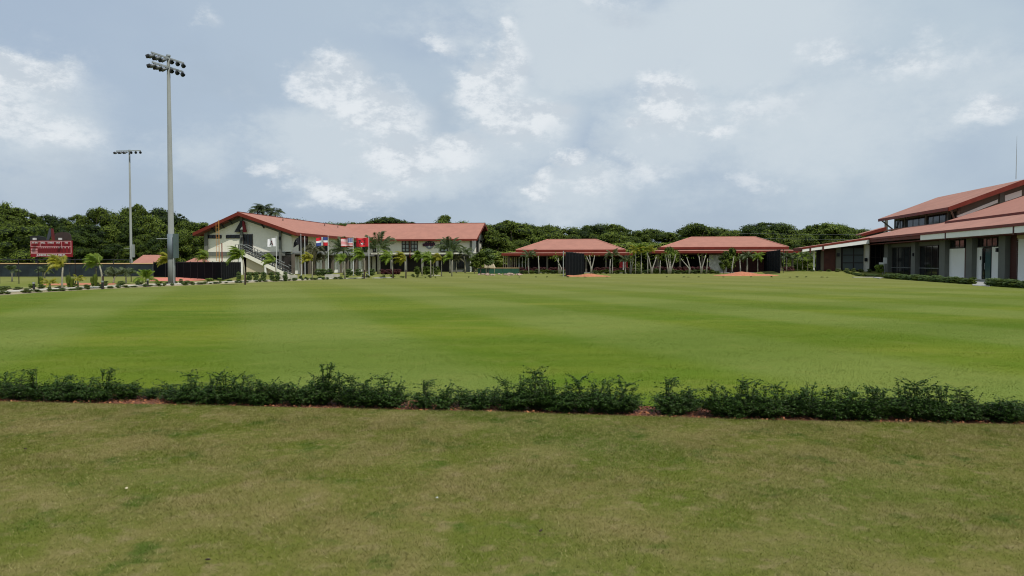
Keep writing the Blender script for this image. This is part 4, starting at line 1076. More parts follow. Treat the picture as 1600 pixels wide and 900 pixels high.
# ------------------------------------------------------------------ fences of the ball field
def post_mesh(h, r=.035): return MB().tube([(0, 0, -.1), (0, 0, h)], r, 6).mesh('post', M_BLACK)
M_SCREEN = surf('dark_windscreen', (0.005, 0.006, 0.008), 0.9, 0.3, 0.8, 0.2, 30, 0.1, spec=.04)
M_SCREEN2 = surf('slate_windscreen', (0.022, 0.030, 0.034), 0.85, 0.4, 0.5, 0.15, 30, 0.1, spec=.15)
M_YEL = surf('yellow_cap', (0.50, 0.34, 0.18), 0.6, 0.08)
M_ORANGE = surf('orange_paint', (0.42, 0.20, 0.05), 0.5, 0.06)
def fence_run(name, label, pts, h, mat, step, cap=None, z0=.05, posts=True, postname='post', rail=True):
    """pts: ground points; panels between the posts, each its own part"""
    b = empty(name, (pts[0][0], pts[0][1], 0)); tag(b, label, 'fence')
    ox, oy = pts[0]; pm = post_mesh(h + .05)
    for (ax, ay), (bx, by) in zip(pts, pts[1:]):
        l = math.hypot(bx - ax, by - ay); n = max(1, round(l / step)); a = math.atan2(by - ay, bx - ax)
        sm = MB().box(.05, l / n - .05, -.012, .012, z0, h - .06).mesh('screen_panel', mat) if mat else None
        rm = MB().tube([(0, 0, h - .03), (l / n, 0, h - .03)], .028, 6).mesh('top_rail', M_BLACK)
        cm = MB().box(0, l / n, -.07, .07, h + .0, h + .11).mesh('cap_rail', M_YEL)
        for i in range(n + 1):
            x, y = ax + (bx - ax) * i / n - ox, ay + (by - ay) * i / n - oy
            if posts: put(postname, pm, b, (x, y, 0))
            if i < n:
                if sm: put('screen_panel', sm, b, (x, y, 0), (0, 0, a))
                if rail: put('top_rail', rm, b, (x, y, 0), (0, 0, a))
                if cap: put('cap_rail', cm, b, (x, y, 0), (0, 0, a))
    return b
Yf = 84.0
fence_run('outfield_fence', 'long slate-coloured outfield fence with a yellow top cap below the scoreboard',
          [(xpix(-60, Yf), Yf), (xpix(150, Yf + 1), Yf + 1), (xpix(239, Yf + 3), Yf + 3)], zpix(412.5, Yf), M_SCREEN2, 3.0, cap=True)
fence_run('bullpen_fence', 'black mesh fence in front of the red dugout roofs, by the tall light mast',
          [(xpix(240, 83), 83), gpix(278, 434), gpix(346, 438.5), (xpix(376, 92), 92)], 1.72, M_SCREEN, 2.6)
# black open posts in front of the lawn
o1 = fence_run('rail_fence', 'thin black post and rail fence on the lawn in front of the outfield fence',
          [gpix(-30, 443), gpix(60, 443.5), gpix(118, 443), gpix(205, 440)], 1.9, None, 1.9)
# foul pole
X, Y = gpix(343, 438)
fp = empty('foul_pole', (X, Y, 0)); tag(fp, 'orange foul pole with a narrow screen in front of the gable wall', 'foul pole')
h = zpix(343.5, Y)
MB().tube([(0, 0, -.1), (0, 0, h)], .035, 8).build('pole', M_ORANGE, fp)
MB().tube([(-.26, 0, 1.8), (-.26, 0, h - .3)], .02, 6).build('screen_bar', M_ORANGE, fp)
for i in range(9): MB().tube([(-.26, 0, 1.8 + (h - 2.1) * i / 8), (0, 0, 1.8 + (h - 2.1) * i / 8)], .012, 5).build('rung', M_ORANGE, fp)
tag(MB().tube([(0, 0, -.1), (0, 0, zpix(380, Y) )], .05, 8).build('post', surf('rusty_post', (.20, .05, .03), .6), None, loc=(X + .22, Y + .1, 0)), 'short rust-red post just right of the orange foul pole', 'post')

# dugout roofs behind the fence
def dugout(u0, u1, v0, v1, Y, label, hipside):
    x0, x1 = xpix(u0, Y), xpix(u1, Y); b = empty('dugout', ((x0 + x1) / 2, Y, 0), -.06); tag(b, label, 'dugout', 'dugouts with red hipped roofs')
    w = (x1 - x0) / 2; zt, zb = zpix(v0, Y + 2.5), zpix(v1, Y)
    l, r = (w * .82, w * .45) if hipside > 0 else (w * .3, w * .35)
    for nm, pts in (('roof_slope', [(-w, 0, zb), (w, 0, zb), (r, 2.5, zt), (-l, 2.5, zt)]), ('roof_slope', [(w, 5, zb), (-w, 5, zb), (-l, 2.5, zt), (r, 2.5, zt)]),
                    ('roof_slope', [(w, 0, zb), (w, 5, zb), (r, 2.5, zt)]), ('roof_slope', [(-w, 5, zb), (-w, 0, zb), (-l, 2.5, zt)])):
        n = len(pts)
        MB().add(pts + [(p[0], p[1], p[2] - .12) for p in pts], [tuple(range(n)), tuple(range(2 * n - 1, n - 1, -1))] + [(i, n + i, n + (i + 1) % n, (i + 1) % n) for i in range(n)]).build(nm, M_ROOF, b)
    MB().box(-w + .4, w - .4, 4.0, 4.2, -.2, zb - .13).build('back_wall', M_CREAM, b)
    for x in (-w + .4, w - .5): MB().box(x, x + .2, .4, .6, -.2, zb - .13).build('column', M_CREAM, b)
dugout(204, 250, 398.3, 411.5, 104, 'dugout with a red hipped roof just right of the far light mast', 1)
dugout(286, 322, 399.5, 410.5, 104, 'dugout with a red hipped roof behind the windblown palm left of the building', -1)

# pink running surface and lawn beyond
tag(MB().add([(*gpix(u, v), .016) for u, v in ((234, 439.5), (300, 439), (333, 437.3), (332, 434.6), (300, 433.4), (240, 433.8))], [(0, 1, 2, 3, 4, 5)]).build('warning_track', M_TRACK), kind='structure')
tag(MB().add([(*gpix(u, v), .014) for u, v in ((62, 444), (120, 442.2), (182, 442.8), (178, 445), (120, 446), (70, 446))], [(0, 1, 2, 3, 4, 5)]).build('clay_patch', M_CLAY), kind='structure')

# ------------------------------------------------------------------ flags
def face_mats(*cols):
    return [surf('flag_' + n, c, .8, .04) for n, c in cols]
FC = dict(white=(.66, .66, .68), red=(.52, .02, .03), blue=(.035, .06, .20), black=(.015, .015, .018), dred=(.20, .01, .02), grey=(.35, .36, .38))
def flag(u, vb, vt, w, h, label, fn, names, limp=0.0, Y=None, seed=0, vbase=None):
    Y = Y or 95.0; X = xpix(u, Y); H = zpix(vt, Y)
    b = empty('flagpole', (X, Y, 0)); tag(b, label + ' pole', 'flagpole', 'flagpoles in front of the two-storey building')
    b['label'] = 'slim white flagpole carrying the ' + label
    MB().tube([(0, 0, -.1), (0, 0, H + .1)], [.05, .03], 8).build('pole', surf('pole_white', (.55, .56, .56), .4, .05), b)
    MB().blob((0, 0, H + .14), (.06, .06, .06), nu=8, nv=5, jag=0).build('finial', M_STEEL, b)
    MB().box(-.12, .12, -.12, .12, -.02, .08).build('base_plate', M_STEEL, b)
    nx, nz = 42, 26; V = []; r = random.Random(seed); ph = r.uniform(0, 6)
    for j in range(nz + 1):
        for i in range(nx + 1):
            a, c = i / nx, j / nz
            x = -.05 - a * w * (1 - limp * .45); z = H - c * h - limp * a * a * h * .9 - .06 * a * math.sin(a * 7 + ph) - a * .05
            if limp: z = H - c * h * (1 - .55 * a * limp) - limp * h * (a ** 1.3) * .95
            y = .10 * math.sin(a * 8.5 + c * 1.8 + ph) * min(1, a * 3) * (1 + limp)
            V.append((x, y, z))
    Fs = [(j * (nx + 1) + i, j * (nx + 1) + i + 1, (j + 1) * (nx + 1) + i + 1, (j + 1) * (nx + 1) + i) for j in range(nz) for i in range(nx)]
    me = bpy.data.meshes.new('flag'); me.from_pydata(V, [], Fs)
    for n in names: me.materials.append(surf('flag_' + n, FC[n], .8, .04))
    me.polygons.foreach_set('material_index', [names.index(fn((i + .5) / nx, (j + .5) / nz)) for j in range(nz) for i in range(nx)])
    me.polygons.foreach_set('use_smooth', [True] * len(Fs)); me.update()
    tag(put('flag', me, None, (X, Y, 0)), label, 'flag', 'flags flying in front of the two-storey building')
def letterA(a, c, x0=.5, y0=.2, y1=.8, w=.22):
    """mark inside a unit square, a runs from the pole to the fly"""
    x = 1 - a; k = (c - y0) / (y1 - y0)
    if not 0 < k < 1: return 0
    e = w * k
    if abs(abs(x - x0) - e) < .06: return 1 if x < x0 else 2
    if .55 < k < .68 and abs(x - x0) < e: return 1
    return 0
flag(432, 428, 371.5, 1.15, 1.10, 'small white flag with a dark and red letter A', lambda a, c: ('white', 'black', 'dred')[letterA(a, c, .45, .25, .85, .2)], ['white', 'black', 'dred'], limp=.18, seed=1, Y=96)
flag(470.5, 430, 368, 1.5, 1.15, 'black flag drooping in the light wind', lambda a, c: 'black' if not (.5 < a < .53 and .4 < c < .5) else 'grey', ['black', 'grey'], limp=.85, seed=2, Y=95)
def dom(a, c):
    if abs(a - .48) < .085 or abs(c - .5) < .11: return 'red' if abs(a - .48) < .03 and abs(c - .5) < .05 else 'white'
    return ('blue' if c < .5 else 'red') if a < .48 else ('red' if c < .5 else 'blue')
flag(513, 430, 370.5, 1.45, 1.06, 'quartered flag of blue and red with a broad white cross', dom, ['blue', 'red', 'white'], seed=3, Y=94)
def usa(a, c):
    if a < .42 and c < 7 / 13: return 'white' if (int(a * 42 / 1.7) % 2 == 0 and int(c * 26) % 3 == 1) else 'blue'
    return 'red' if int(c * 13) % 2 == 0 else 'white'
flag(552, 430, 372, 1.5, 1.02, 'flag of red and white stripes with a starred blue corner', usa, ['blue', 'red', 'white'], limp=.06, seed=4, Y=93)
def redf(a, c):
    x, y = (a - .52) * 1.5, c - .5
    if abs(y + .02 + .9 * (x - .05)) < .05 and abs(x) < .32: return 'black'
    if abs(x) < .035 and -.02 < y < .3 or (abs(y - .12) < .035 and abs(x) < .16): return 'white'
    if abs(math.hypot(x * .8, y + .05) - .25) < .035: return 'black'
    if abs(x - .3) < .12 and abs(y + .22) < .06: return 'black'
    return 'red'
flag(576.5, 431, 371.5, 1.5, 1.08, 'red flag with a black device and a small white cross', redf, ['red', 'black', 'white'], seed=5, Y=92)
X = xpix(476.5, 97); tag(MB().tube([(0, 0, -.1), (0, 0, zpix(369, 97))], .045, 8).build('flagpole', surf('pole_white', (.55, .56, .56), .4), None, loc=(X, 97, 0)), 'bare white flagpole standing close right of the black flag', 'flagpole', 'flagpoles in front of the two-storey building')

# ------------------------------------------------------------------ batting screens, mounds, low green wall
def screen(name, label, p, q, h, n):
    b = fence_run(name, label, [p, q], h, M_SCREEN, math.dist(p, q) / n)
    return b
s1 = screen('windscreen_fence', 'black mesh screen standing before the pavilion nearer the two-storey building', (xpix(884, 89), 89), (xpix(912.5, 106), 106), 2.95, 6)
MB().tube([(-.3, -.2, -.1), (-.3, -.2, 3.05)], .06, 8).build('corner_pole', M_STEEL, s1)
s2 = screen('windscreen_fence', 'black mesh screen standing before the wider pavilion beside the low building', (xpix(1219, 97), 97), (xpix(1187, 128), 128), 3.35, 9)
o = MB().tube([(0, 0, -.1), (0, 0, 3.4)], .035, 6).build('post', M_BLACK, None, loc=(xpix(1224, 97), 97, 0)); tag(o, 'thin black post just right of the wider screen', 'post')
def mound(u0, u1, v0, v1, seed, label):
    X0, Y0 = gpix((u0 + u1) / 2, v1 - .3)
    w = (u1 - u0) / F * Y0; hh = (v1 - v0) / F * Y0 * .80
    r = random.Random(seed); nx, ny = 40, 14; V = []; Fs = []
    for j in range(ny + 1):
        for i in range(nx + 1):
            a, c = i / nx * 2 - 1, j / ny * 2 - 1
            e = max(0, 1 - abs(a) ** 3.0) * max(0, 1 - c * c)
            V.append((a * w / 2, 2.6 + c * 2.6, -.03 + hh * e ** .7 * (.72 + .28 * math.sin(a * 5 + seed)) + (r.uniform(-.05, .05) if e > .05 else 0)))
    Fs = [(j * (nx + 1) + i, j * (nx + 1) + i + 1, (j + 1) * (nx + 1) + i + 1, (j + 1) * (nx + 1) + i) for j in range(ny) for i in range(nx)]
    o = MB().add(V, Fs).build('clay_mound', M_CLAY, None, True, loc=(X0, Y0, 0)); tag(o, label, 'clay mound', 'orange clay practice mounds')
mound(886, 957, 427.2, 432.6, 1, 'low orange clay mound at the foot of the screen nearer the two-storey building')
mound(1128, 1222, 423.5, 431.6, 2, 'broad orange clay mound at the foot of the wider screen')
# dark green padded wall with a tan rail, stones at its foot
Yg = 112.0
g = empty('padded_wall', (xpix(746.5, Yg), Yg, 0)); tag(g, 'low dark green padded wall with a tan top rail between building and pavilion', 'low wall')
M_PAD = surf('green_padding', (0.020, 0.075, 0.045), .6, .15, 1.2)
gw = xpix(811.5, Yg) - xpix(746.5, Yg); gh = zpix(419.2, Yg)
pm = MB().box(.02, gw / 5 - .02, 0, .16, -.1, gh).mesh('padding_panel', M_PAD)
for i in range(5): put('padding_panel', pm, g, (gw * i / 5, 0, 0))
MB().box(0, gw, -.03, .2, gh, gh + .09).build('top_rail', M_YEL, g)
rr = random.Random(5); stones = []
for i in range(26):
    u = rr.uniform(748, 815); v = rr.uniform(428.8, 430.6); X, Y = gpix(u, v); s = rr.uniform(.14, .34)
    o = MB().blob((0, 0, s * .25), (s, s * .8, s * .5), seed=i, nu=7, nv=5, jag=.25).build('stone', surf('pinkish_stone', (0.42, 0.30, 0.24), .85, .2, 2, .2, 12, .3), None, loc=(X, Y, 0), rot=(0, 0, rr.uniform(0, 3)))
    tag(o, 'small pinkish stone in front of the low green padded wall', 'stone', 'stones in front of the green padded wall'); stones.append(o)
number_labels(stones)
# light stone edging pieces and slabs at the border of the pitch near the building
bs = []
for u, v, w in ((444, 437, 1.0), (456, 436.6, .9), (523, 435, .9), (515, 435.2, .8), (600, 434.3, 1.9), (680, 430.6, 1.2), (590, 434.9, 1.0), (1356, 433.6, 1.2), (1340, 433.6, 1.0)):
    X, Y = gpix(u, v)
    o = MB().box(-w / 2, w / 2, -.3, .3, terrain(X, Y) - .05, terrain(X, Y) + (.42 if 440 < u < 530 else .07)).build('stone_block', M_CONC, None, loc=(X, Y, 0), rot=(0, 0, -GRID))
    tag(o, 'pale concrete block at the edge of the pitch', 'concrete block', 'pale concrete blocks at the border'); bs.append(o)
number_labels(bs)
# paving in front of the right-hand building
def pad(us, label, z=.03):
    P = [gpix(u, v) for u, v in us]; cx = sum(p[0] for p in P) / len(P); cy = sum(p[1] for p in P) / len(P)
    n = len(P); o = MB().add([(x, y, z) for x, y in P] + [(x, y, -.05) for x, y in P], [tuple(range(n))] + [(i, i + n, (i + 1) % n + n, (i + 1) % n) for i in range(n)]).build('paving', M_CONC2)
    tag(o, kind='structure')
pad([(1520, 446.2), (1546, 448), (1556, 440.5), (1534, 438.5), (1516, 440)], '')
pad([(1364, 434.2), (1374, 435.5), (1392, 432.2), (1380, 431)], '', .06)
# signs by the recess of the right-hand building
X = xpix(1382, 92); t = terrain(X, 92)
sg = empty('notice_board', (X, 92, t)); tag(sg, 'white notice board on a post at the corner of the right-hand building', 'sign')
MB().tube([(0, 0, -.5), (0, 0, zpix(402, 92) - t)], .04, 6).build('post', M_STEEL, sg)
MB().box(-.16, .28, -.06, -.01, zpix(412, 92) - t, zpix(402.5, 92) - t).build('board', M_WHITE, sg)
X = xpix(1377, 91); t = terrain(X, 91)
sg = empty('notice_board', (X, 91, t)); tag(sg, 'lower wide white notice board beside the round green shrub', 'sign')
MB().tube([(.2, 0, -.5), (.2, 0, zpix(410, 91) - t)], .04, 6).build('post', M_STEEL, sg)
MB().box(-.28, .28, -.06, -.01, zpix(415, 91) - t, zpix(410, 91) - t).build('board', M_WHITE, sg)
# white boundary wall and railing seen between the wider pavilion and the right-hand building
Yw = 150.0
w = empty('boundary_wall', (xpix(1228, Yw), Yw, 0)); tag(w, 'white boundary wall with a railing seen beyond the wider pavilion', 'wall')
ww = xpix(1300, Yw) - xpix(1228, Yw)
MB().box(0, ww, 0, .2, -.2, zpix(411.5, Yw)).build('wall', M_WHITE, w)
MB().tube([(0, .1, zpix(404.5, Yw)), (ww, .1, zpix(404.5, Yw))], .04, 6).build('rail', M_STEEL, w)
for i in range(7): MB().tube([(ww * i / 6, .1, zpix(411.5, Yw) - .1), (ww * i / 6, .1, zpix(404.5, Yw))], .04, 6).build('post', M_STEEL, w)
# red panels right of the first pavilion
X, Y = xpix(974.5, 117), 117
r_ = empty('red_cabinet', (X, Y, 0)); tag(r_, 'bright red cabinet with two doors right of the nearer pavilion', 'cabinet')
MB().box(-.62, -.14, 0, .5, .9, zpix(409, Y)).build('door', M_REDP, r_); MB().box(.12, .62, 0, .5, .9, zpix(409, Y)).build('door', M_REDP, r_)
MB().box(-.12, .10, .05, .45, .1, zpix(409, Y)).build('frame', M_WHITE, r_); MB().box(-.6, -.5, .1, .4, -.1, .9).build('leg', M_WHITE, r_); MB().box(.5, .6, .1, .4, -.1, .9).build('leg', M_WHITE, r_)
# bollard lamps and stakes along the path
bol = empty('bollard_lamp', (*gpix(53, 455), 0)); tag(bol, 'black bollard lamp with a pale cap beside the path', 'bollard', 'black bollard lamps along the path')
MB().tube([(0, 0, -.05), (0, 0, .42)], .06, 8).build('post', M_BLACK, bol); MB().tube([(0, 0, .43), (0, 0, .52)], .075, 8).build('cap', M_STEEL, bol)
bl = [bol]
for u, v in ((160, 452), (231, 448), (383, 443), (567, 434.6), (573, 434.4), (448, 438.5)):
    c = copy_tree(bol); c.location = (*gpix(u, v), 0); bl.append(c)
number_labels(bl)
# power lines in front of the woods on the right
for k, (v0, v1, lab) in enumerate(((364.5, 363.5, 'upper thin power line crossing in front of the right-hand woods'), (371.5, 372.5, 'lower thin power line crossing in front of the right-hand woods'))):
    Y = 133; pts = []
    for i in range(13):
        u = 1150 + 330 * i / 12; pts.append((xpix(u, Y), Y, zpix(v0 + (v1 - v0) * i / 12, Y) - .25 * math.sin(math.pi * i / 12)))
    o = MB().tube(pts, .010, 4).build('power_line', surf('cable_grey', (.22,.24,.25), .7)); tag(o, lab, 'power line')
# litter on the near lawn
def litter(u, v, s, mat, name, label, seed):
    X, Y = gpix(u, v); o = MB().blob((0, 0, s * .3), (s, s * .6, s * .35), seed=seed, nu=7, nv=5, jag=.3).build(name, mat, None, loc=(X, Y, .03), rot=(.2, .1, seed)); tag(o, label, 'litter' if 'paper' in name else 'leaf')
litter(683, 785, .012, M_BLIND, 'paper_scrap', 'tiny white scrap lying on the dry near lawn', 1)
dl = surf('dead_leaf', (.05, .035, .025), .8)
for i, (u, v, t) in enumerate(((325, 884, 'dark dead leaf lying near the lower left of the lawn'), (845, 838, 'dark dead leaf on the lawn near the bottom middle'), (198, 770, 'pale curled leaf on the left part of the near lawn'), (40, 707, 'small dark leaf on the lawn near the left edge'))):
    litter(u, v, .015, dl if 'dark' in t else M_TAN, 'dead_leaf', t, i + 3)
# ------------------------------------------------------------------ foliage
LM_WOOD = leafmat('woodland_leaves', (0.045, 0.080, 0.013), (0.125, 0.165, 0.026), .45, .15, .6, .08)
LM_WOOD2 = leafmat('woodland_leaves_light', (0.070, 0.115, 0.018), (0.170, 0.220, 0.036), .38, .18, .6, .08)
LM_WOOD3 = leafmat('woodland_leaves_dark', (0.022, 0.046, 0.010), (0.070, 0.105, 0.018), .45, .12, .6, .08)
LM_VINE = leafmat('vine_leaves', (0.150, 0.215, 0.026), (0.260, 0.320, 0.050), .25, .3)
LM_HEDGE = leafmat('hedge_leaves', (0.016, 0.048, 0.007), (0.060, 0.120, 0.018), .45, .18, .5, .18)
LM_EDGE = leafmat('edging_leaves', (0.085, 0.125, 0.028), (0.165, 0.205, 0.055), .35, .3)
LM_SHR = leafmat('shrub_leaves', (0.060, 0.110, 0.024), (0.125, 0.180, 0.042), .35, .3)
LM_RED = leafmat('red_leaves', (0.060, 0.014, 0.016), (0.140, 0.030, 0.034), .4, .25)
LM_PALM = leafmat('palm_leaves', (0.105, 0.185, 0.018), (0.240, 0.310, 0.035), .3, .35, .45)
LM_PALMY = leafmat('yellow_palm_leaves', (0.200, 0.215, 0.018), (0.360, 0.330, 0.030), .3, .35, .45)
LM_PALMG = leafmat('grey_palm_leaves', (0.060, 0.090, 0.038), (0.120, 0.150, 0.065), .3, .3, .45)
LM_PALMB = leafmat('brownish_palm_leaves', (0.050, 0.055, 0.024), (0.100, 0.095, 0.040), .3, .3)
M_CORE = surf('inner_foliage', (0.010, 0.020, 0.006), .9, .3, 1.5)  # far darker than the leaves: shade inside the crowns put into the colour
M_BARK = surf('bark', (0.13, 0.105, 0.08), .9, .2, 2, .25, 12, .4)
M_PBARK = surf('pale_bark', (0.36, 0.34, 0.29), .85, .15, 2, .2, 14, .3)
M_PTRUNK = surf('palm_trunk', (0.30, 0.28, 0.21), .85, .15, 3, .3, 18, .4)
M_STAKE = surf('stake', (0.05, 0.03, 0.022), .8)

def leaf_quads(C, Nn, size, rng, aspect=.55):
    """diamond leaves centred at C facing about along Nn"""
    n = len(C)
    Nn = Nn / (np.linalg.norm(Nn, axis=1, keepdims=True) + 1e-9)
    t = rng.normal(size=(n, 3)); t -= Nn * (t * Nn).sum(1, keepdims=True); t /= np.linalg.norm(t, axis=1, keepdims=True) + 1e-9
    b = np.cross(Nn, t); s = size[:, None]
    V = np.stack([C - t * s, C - b * s * aspect, C + t * s, C + b * s * aspect], 1)
    return V.reshape(-1, 3), np.arange(4 * n).reshape(n, 4)
def crown_mesh(name, seed, kind, n, leaf, mat):
    """unit crown: about 1 wide (radius .5), height 1, base at z = 0"""
    rng = np.random.default_rng(seed); r = random.Random(seed)
    lobes = []
    if kind == 'broad': cfg = dict(k=34, zc=.52, zr=.38, xr=.38, lr=(.08, .20))
    elif kind == 'tall': cfg = dict(k=24, zc=.55, zr=.42, xr=.30, lr=(.10, .19))
    elif kind == 'umbrella': cfg = dict(k=26, zc=.66, zr=.22, xr=.40, lr=(.09, .15))
    elif kind == 'ragged': cfg = dict(k=36, zc=.50, zr=.40, xr=.39, lr=(.06, .17))
    elif kind == 'bank': cfg = dict(k=30, zc=.40, zr=.38, xr=.44, lr=(.10, .18))
    else: cfg = dict(k=14, zc=.5, zr=.34, xr=.32, lr=(.14, .24))
    for _ in range(cfg['k']):
        a = r.uniform(0, 2 * math.pi); q = math.sqrt(r.uniform(0, 1)); z = r.uniform(-1, 1)
        s = math.sqrt(max(.05, 1 - z * z * .8))
        lobes.append((cfg['xr'] * q * s * math.cos(a), cfg['xr'] * q * s * math.sin(a), cfg['zc'] + cfg['zr'] * z, r.uniform(*cfg['lr'])))
    for _ in range(10):     # loose sprays over the top of the crown
        a = r.uniform(0, 2 * math.pi); q = cfg['xr'] * r.uniform(.1, 1.15)
        lobes.append((q * math.cos(a), q * math.sin(a), cfg['zc'] + cfg['zr'] * (1.12 - .55 * (q / cfg['xr']) ** 2) , r.uniform(.035, .075)))
    L = np.array(lobes)
    w = L[:, 3] ** 2; idx = rng.choice(len(L), n, p=w / w.sum())
    D = rng.normal(size=(n, 3)); D[:, 2] += .25; D /= np.linalg.norm(D, axis=1, keepdims=True)
    # twigs: some leaves stand well out of the lobe
    rad_ = L[idx, 3] * (0.80 + .28 * rng.uniform(0, 1, n) + .35 * (rng.uniform(0, 1, n) > .93))
    C = L[idx, :3] + D * rad_[:, None] * np.array([1.08, 1.08, .66])
    keep = C[:, 2] > 0.0
    # drop leaves buried deep in another lobe
    for q in range(len(L)):
        d = np.linalg.norm(C - L[q, :3], axis=1); keep &= (d > L[q, 3] * .62) | (idx == q)
    C, D = C[keep], D[keep]; m = len(C)
    Nn = D * 1.0 + rng.normal(size=(m, 3)) * .42; Nn[:, 2] += .30
    V, Fc = leaf_quads(C, Nn, leaf * rng.uniform(.6, 1.4, m), rng, .6)
    tone = rng.uniform(0, 1, len(L))
    sh = np.clip(.35 * rng.uniform(0, 1, m) + .65 * tone[idx[keep]], 0, 1)
    sh = np.repeat(sh, 4)
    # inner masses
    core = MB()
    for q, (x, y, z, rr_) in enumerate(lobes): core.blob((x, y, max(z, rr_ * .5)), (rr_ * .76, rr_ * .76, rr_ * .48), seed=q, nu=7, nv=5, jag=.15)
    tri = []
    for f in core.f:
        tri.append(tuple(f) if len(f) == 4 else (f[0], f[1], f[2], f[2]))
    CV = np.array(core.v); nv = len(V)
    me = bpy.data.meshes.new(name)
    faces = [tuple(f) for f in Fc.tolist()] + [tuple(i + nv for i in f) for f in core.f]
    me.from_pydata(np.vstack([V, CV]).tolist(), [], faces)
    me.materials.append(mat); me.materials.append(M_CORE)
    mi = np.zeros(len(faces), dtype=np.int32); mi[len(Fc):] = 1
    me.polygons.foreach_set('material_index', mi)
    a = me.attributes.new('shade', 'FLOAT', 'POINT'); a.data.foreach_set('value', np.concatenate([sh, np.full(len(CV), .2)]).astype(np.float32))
    me.update(); return me
def trunk_mesh(name, seed, mat, h=.5, r0=.035, limbs=5, fork=.45, spread=.28):
    r = random.Random(seed); m = MB()
    bx, by = r.uniform(-.03, .03), r.uniform(-.03, .03)
    m.tube([(0, 0, -.03), (bx * .4, by * .4, h * .25), (bx, by, h * .5), (bx, by, h * fork * 2)], [r0 * 1.3, r0, r0 * .85, r0 * .5], 7)
    for i in range(limbs):
        a = 2 * math.pi * (i + r.uniform(-.3, .3)) / limbs; q = r.uniform(.6, 1) * spread; z0 = h * r.uniform(.55, .95)
        m.tube([(bx, by, z0), (bx + q * .45 * math.cos(a), by + q * .45 * math.sin(a), z0 + .12), (bx + q * math.cos(a), by + q * math.sin(a), z0 + r.uniform(.18, .34))], [r0 * .5, r0 * .35, r0 * .12], 5)
    return m.mesh(name, mat, True)
CR = {}
for i, (kd, sd, n, lf, mt) in enumerate([('broad', 11, 9000, .0155, LM_WOOD), ('broad', 12, 9000, .0155, LM_WOOD2), ('broad', 13, 9000, .0155, LM_WOOD3), ('tall', 14, 8500, .0150, LM_WOOD), ('tall', 15, 8500, .0150, LM_WOOD3),
                                         ('ragged', 16, 9500, .0150, LM_WOOD), ('ragged', 17, 9500, .0150, LM_WOOD2), ('umbrella', 18, 9500, .0120, LM_WOOD3), ('bank', 19, 8000, .018, LM_VINE)]):
    CR[i] = (crown_mesh('crown', sd, kd, n, lf, mt), trunk_mesh('trunk', sd, M_BARK, .52 if kd != 'umbrella' else .7, .020), kd)
def woods_tree(i, u, Y, vtop, width, vbase=None, rz=0.0, label='', cat='tree', group='trees of the woods behind the grounds', base_z=0.0, lift=0.0):
    X = xpix(u, Y); h = zpix(vtop, Y) - base_z
    b = empty('woodland_tree' if cat == 'tree' else 'bush', (X, Y, base_z), rz); tag(b, label, cat, group)
    cm, tm, kd = CR[i]
    c0 = lift * h
    put('crown', cm, b, (0, 0, c0), (0, 0, 0), (width, width, h - c0))
    if cat == 'tree': put('trunk', tm, b, (0, 0, 0), (0, 0, 0), (max(width * .8, 4), max(width * .8, 4), h))
    return b
KIND = {0: 'bushy dark green', 1: 'bushy light green', 2: 'bushy very dark', 3: 'upright dark green', 4: 'upright very dark', 5: 'ragged dark green', 6: 'ragged light green', 7: 'flat-topped dark', 8: 'vine-covered'}
LAND = [(-999, 'far left of the scoreboard'), (30, 'behind the scoreboard'), (115, 'right of the scoreboard'), (205, 'between the two light masts'), (268, 'behind the left gable'),
        (330, 'behind the two-storey roofs'), (600, 'behind the right gable'), (765, 'beside the right gable'), (850, 'behind the left pavilion'),
        (975, 'between the pavilions'), (1040, 'behind the wider pavilion'), (1235, 'right of the wider pavilion'), (1370, 'behind the right-hand roofs')]
def landmark(u):
    s = ''
    for k, t in LAND:
        if u >= k: s = t
    return s
PROF = [(-260, 318), (-100, 316), (0, 315), (20, 317), (40, 326), (60, 323), (78, 338), (110, 336), (135, 334), (150, 322), (175, 326), (195, 322), (220, 318), (245, 324), (262, 322), (285, 338), (310, 347), (340, 347), (375, 348),
        (420, 338), (480, 347), (540, 346), (600, 350), (660, 350), (700, 341), (735, 350), (770, 345), (800, 342), (815, 343), (835, 352), (860, 352), (875, 354), (893, 357), (910, 350), (930, 350), (950, 357), (960, 349), (985, 357),
        (1010, 357), (1040, 358), (1075, 353), (1095, 346), (1110, 356), (1140, 350), (1160, 356), (1180, 345), (1205, 341), (1225, 350), (1250, 357), (1275, 348), (1300, 350), (1330, 352), (1355, 358), (1400, 360), (1500, 352), (1600, 352), (1750, 350)]
def prof(u): return float(np.interp(u, [p[0] for p in PROF], [p[1] for p in PROF]))
woods = []; wr = random.Random(42)
def W(*a, **k):
    o = woods_tree(*a, **k); woods.append(o); return o
def in_building(u): return 330 < u < 740
u = -230.0
while u < 1720:         # back row: makes the skyline
    Y = wr.uniform(172, 196)
    ww = wr.uniform(7.5, 13.5); kk = wr.choice([0, 0, 2, 2, 5, 5, 5, 5, 6, 1]) if u < 330 else wr.choice([0, 5, 5, 6, 1, 0])
    top = prof(u) + wr.uniform(-1.5, 4.0)
    W(kk, u, Y, top, ww, rz=wr.uniform(0, 6.3), label='%s back-row tree %s' % (KIND[kk], landmark(u)), lift=.06)
    u += ww / Y * F * wr.uniform(.30, .46)
u = -230.0
while u < 1720:         # middle row
    Y = wr.uniform(156, 168)
    ww = wr.uniform(6.5, 10.5); kk = wr.choice([0, 2, 2, 5, 4, 1, 6, 0] if not 760 < u < 1360 else [0, 1, 5, 6, 2, 0])
    top = prof(u) + wr.uniform(8, 22)
    if u < 330: top = prof(u) + wr.uniform(12, 34)
    W(kk, u, Y, top, ww, rz=wr.uniform(0, 6.3), label='%s middle-row tree %s' % (KIND[kk], landmark(u)), lift=.03)
    u += ww / Y * F * wr.uniform(.42, .62)
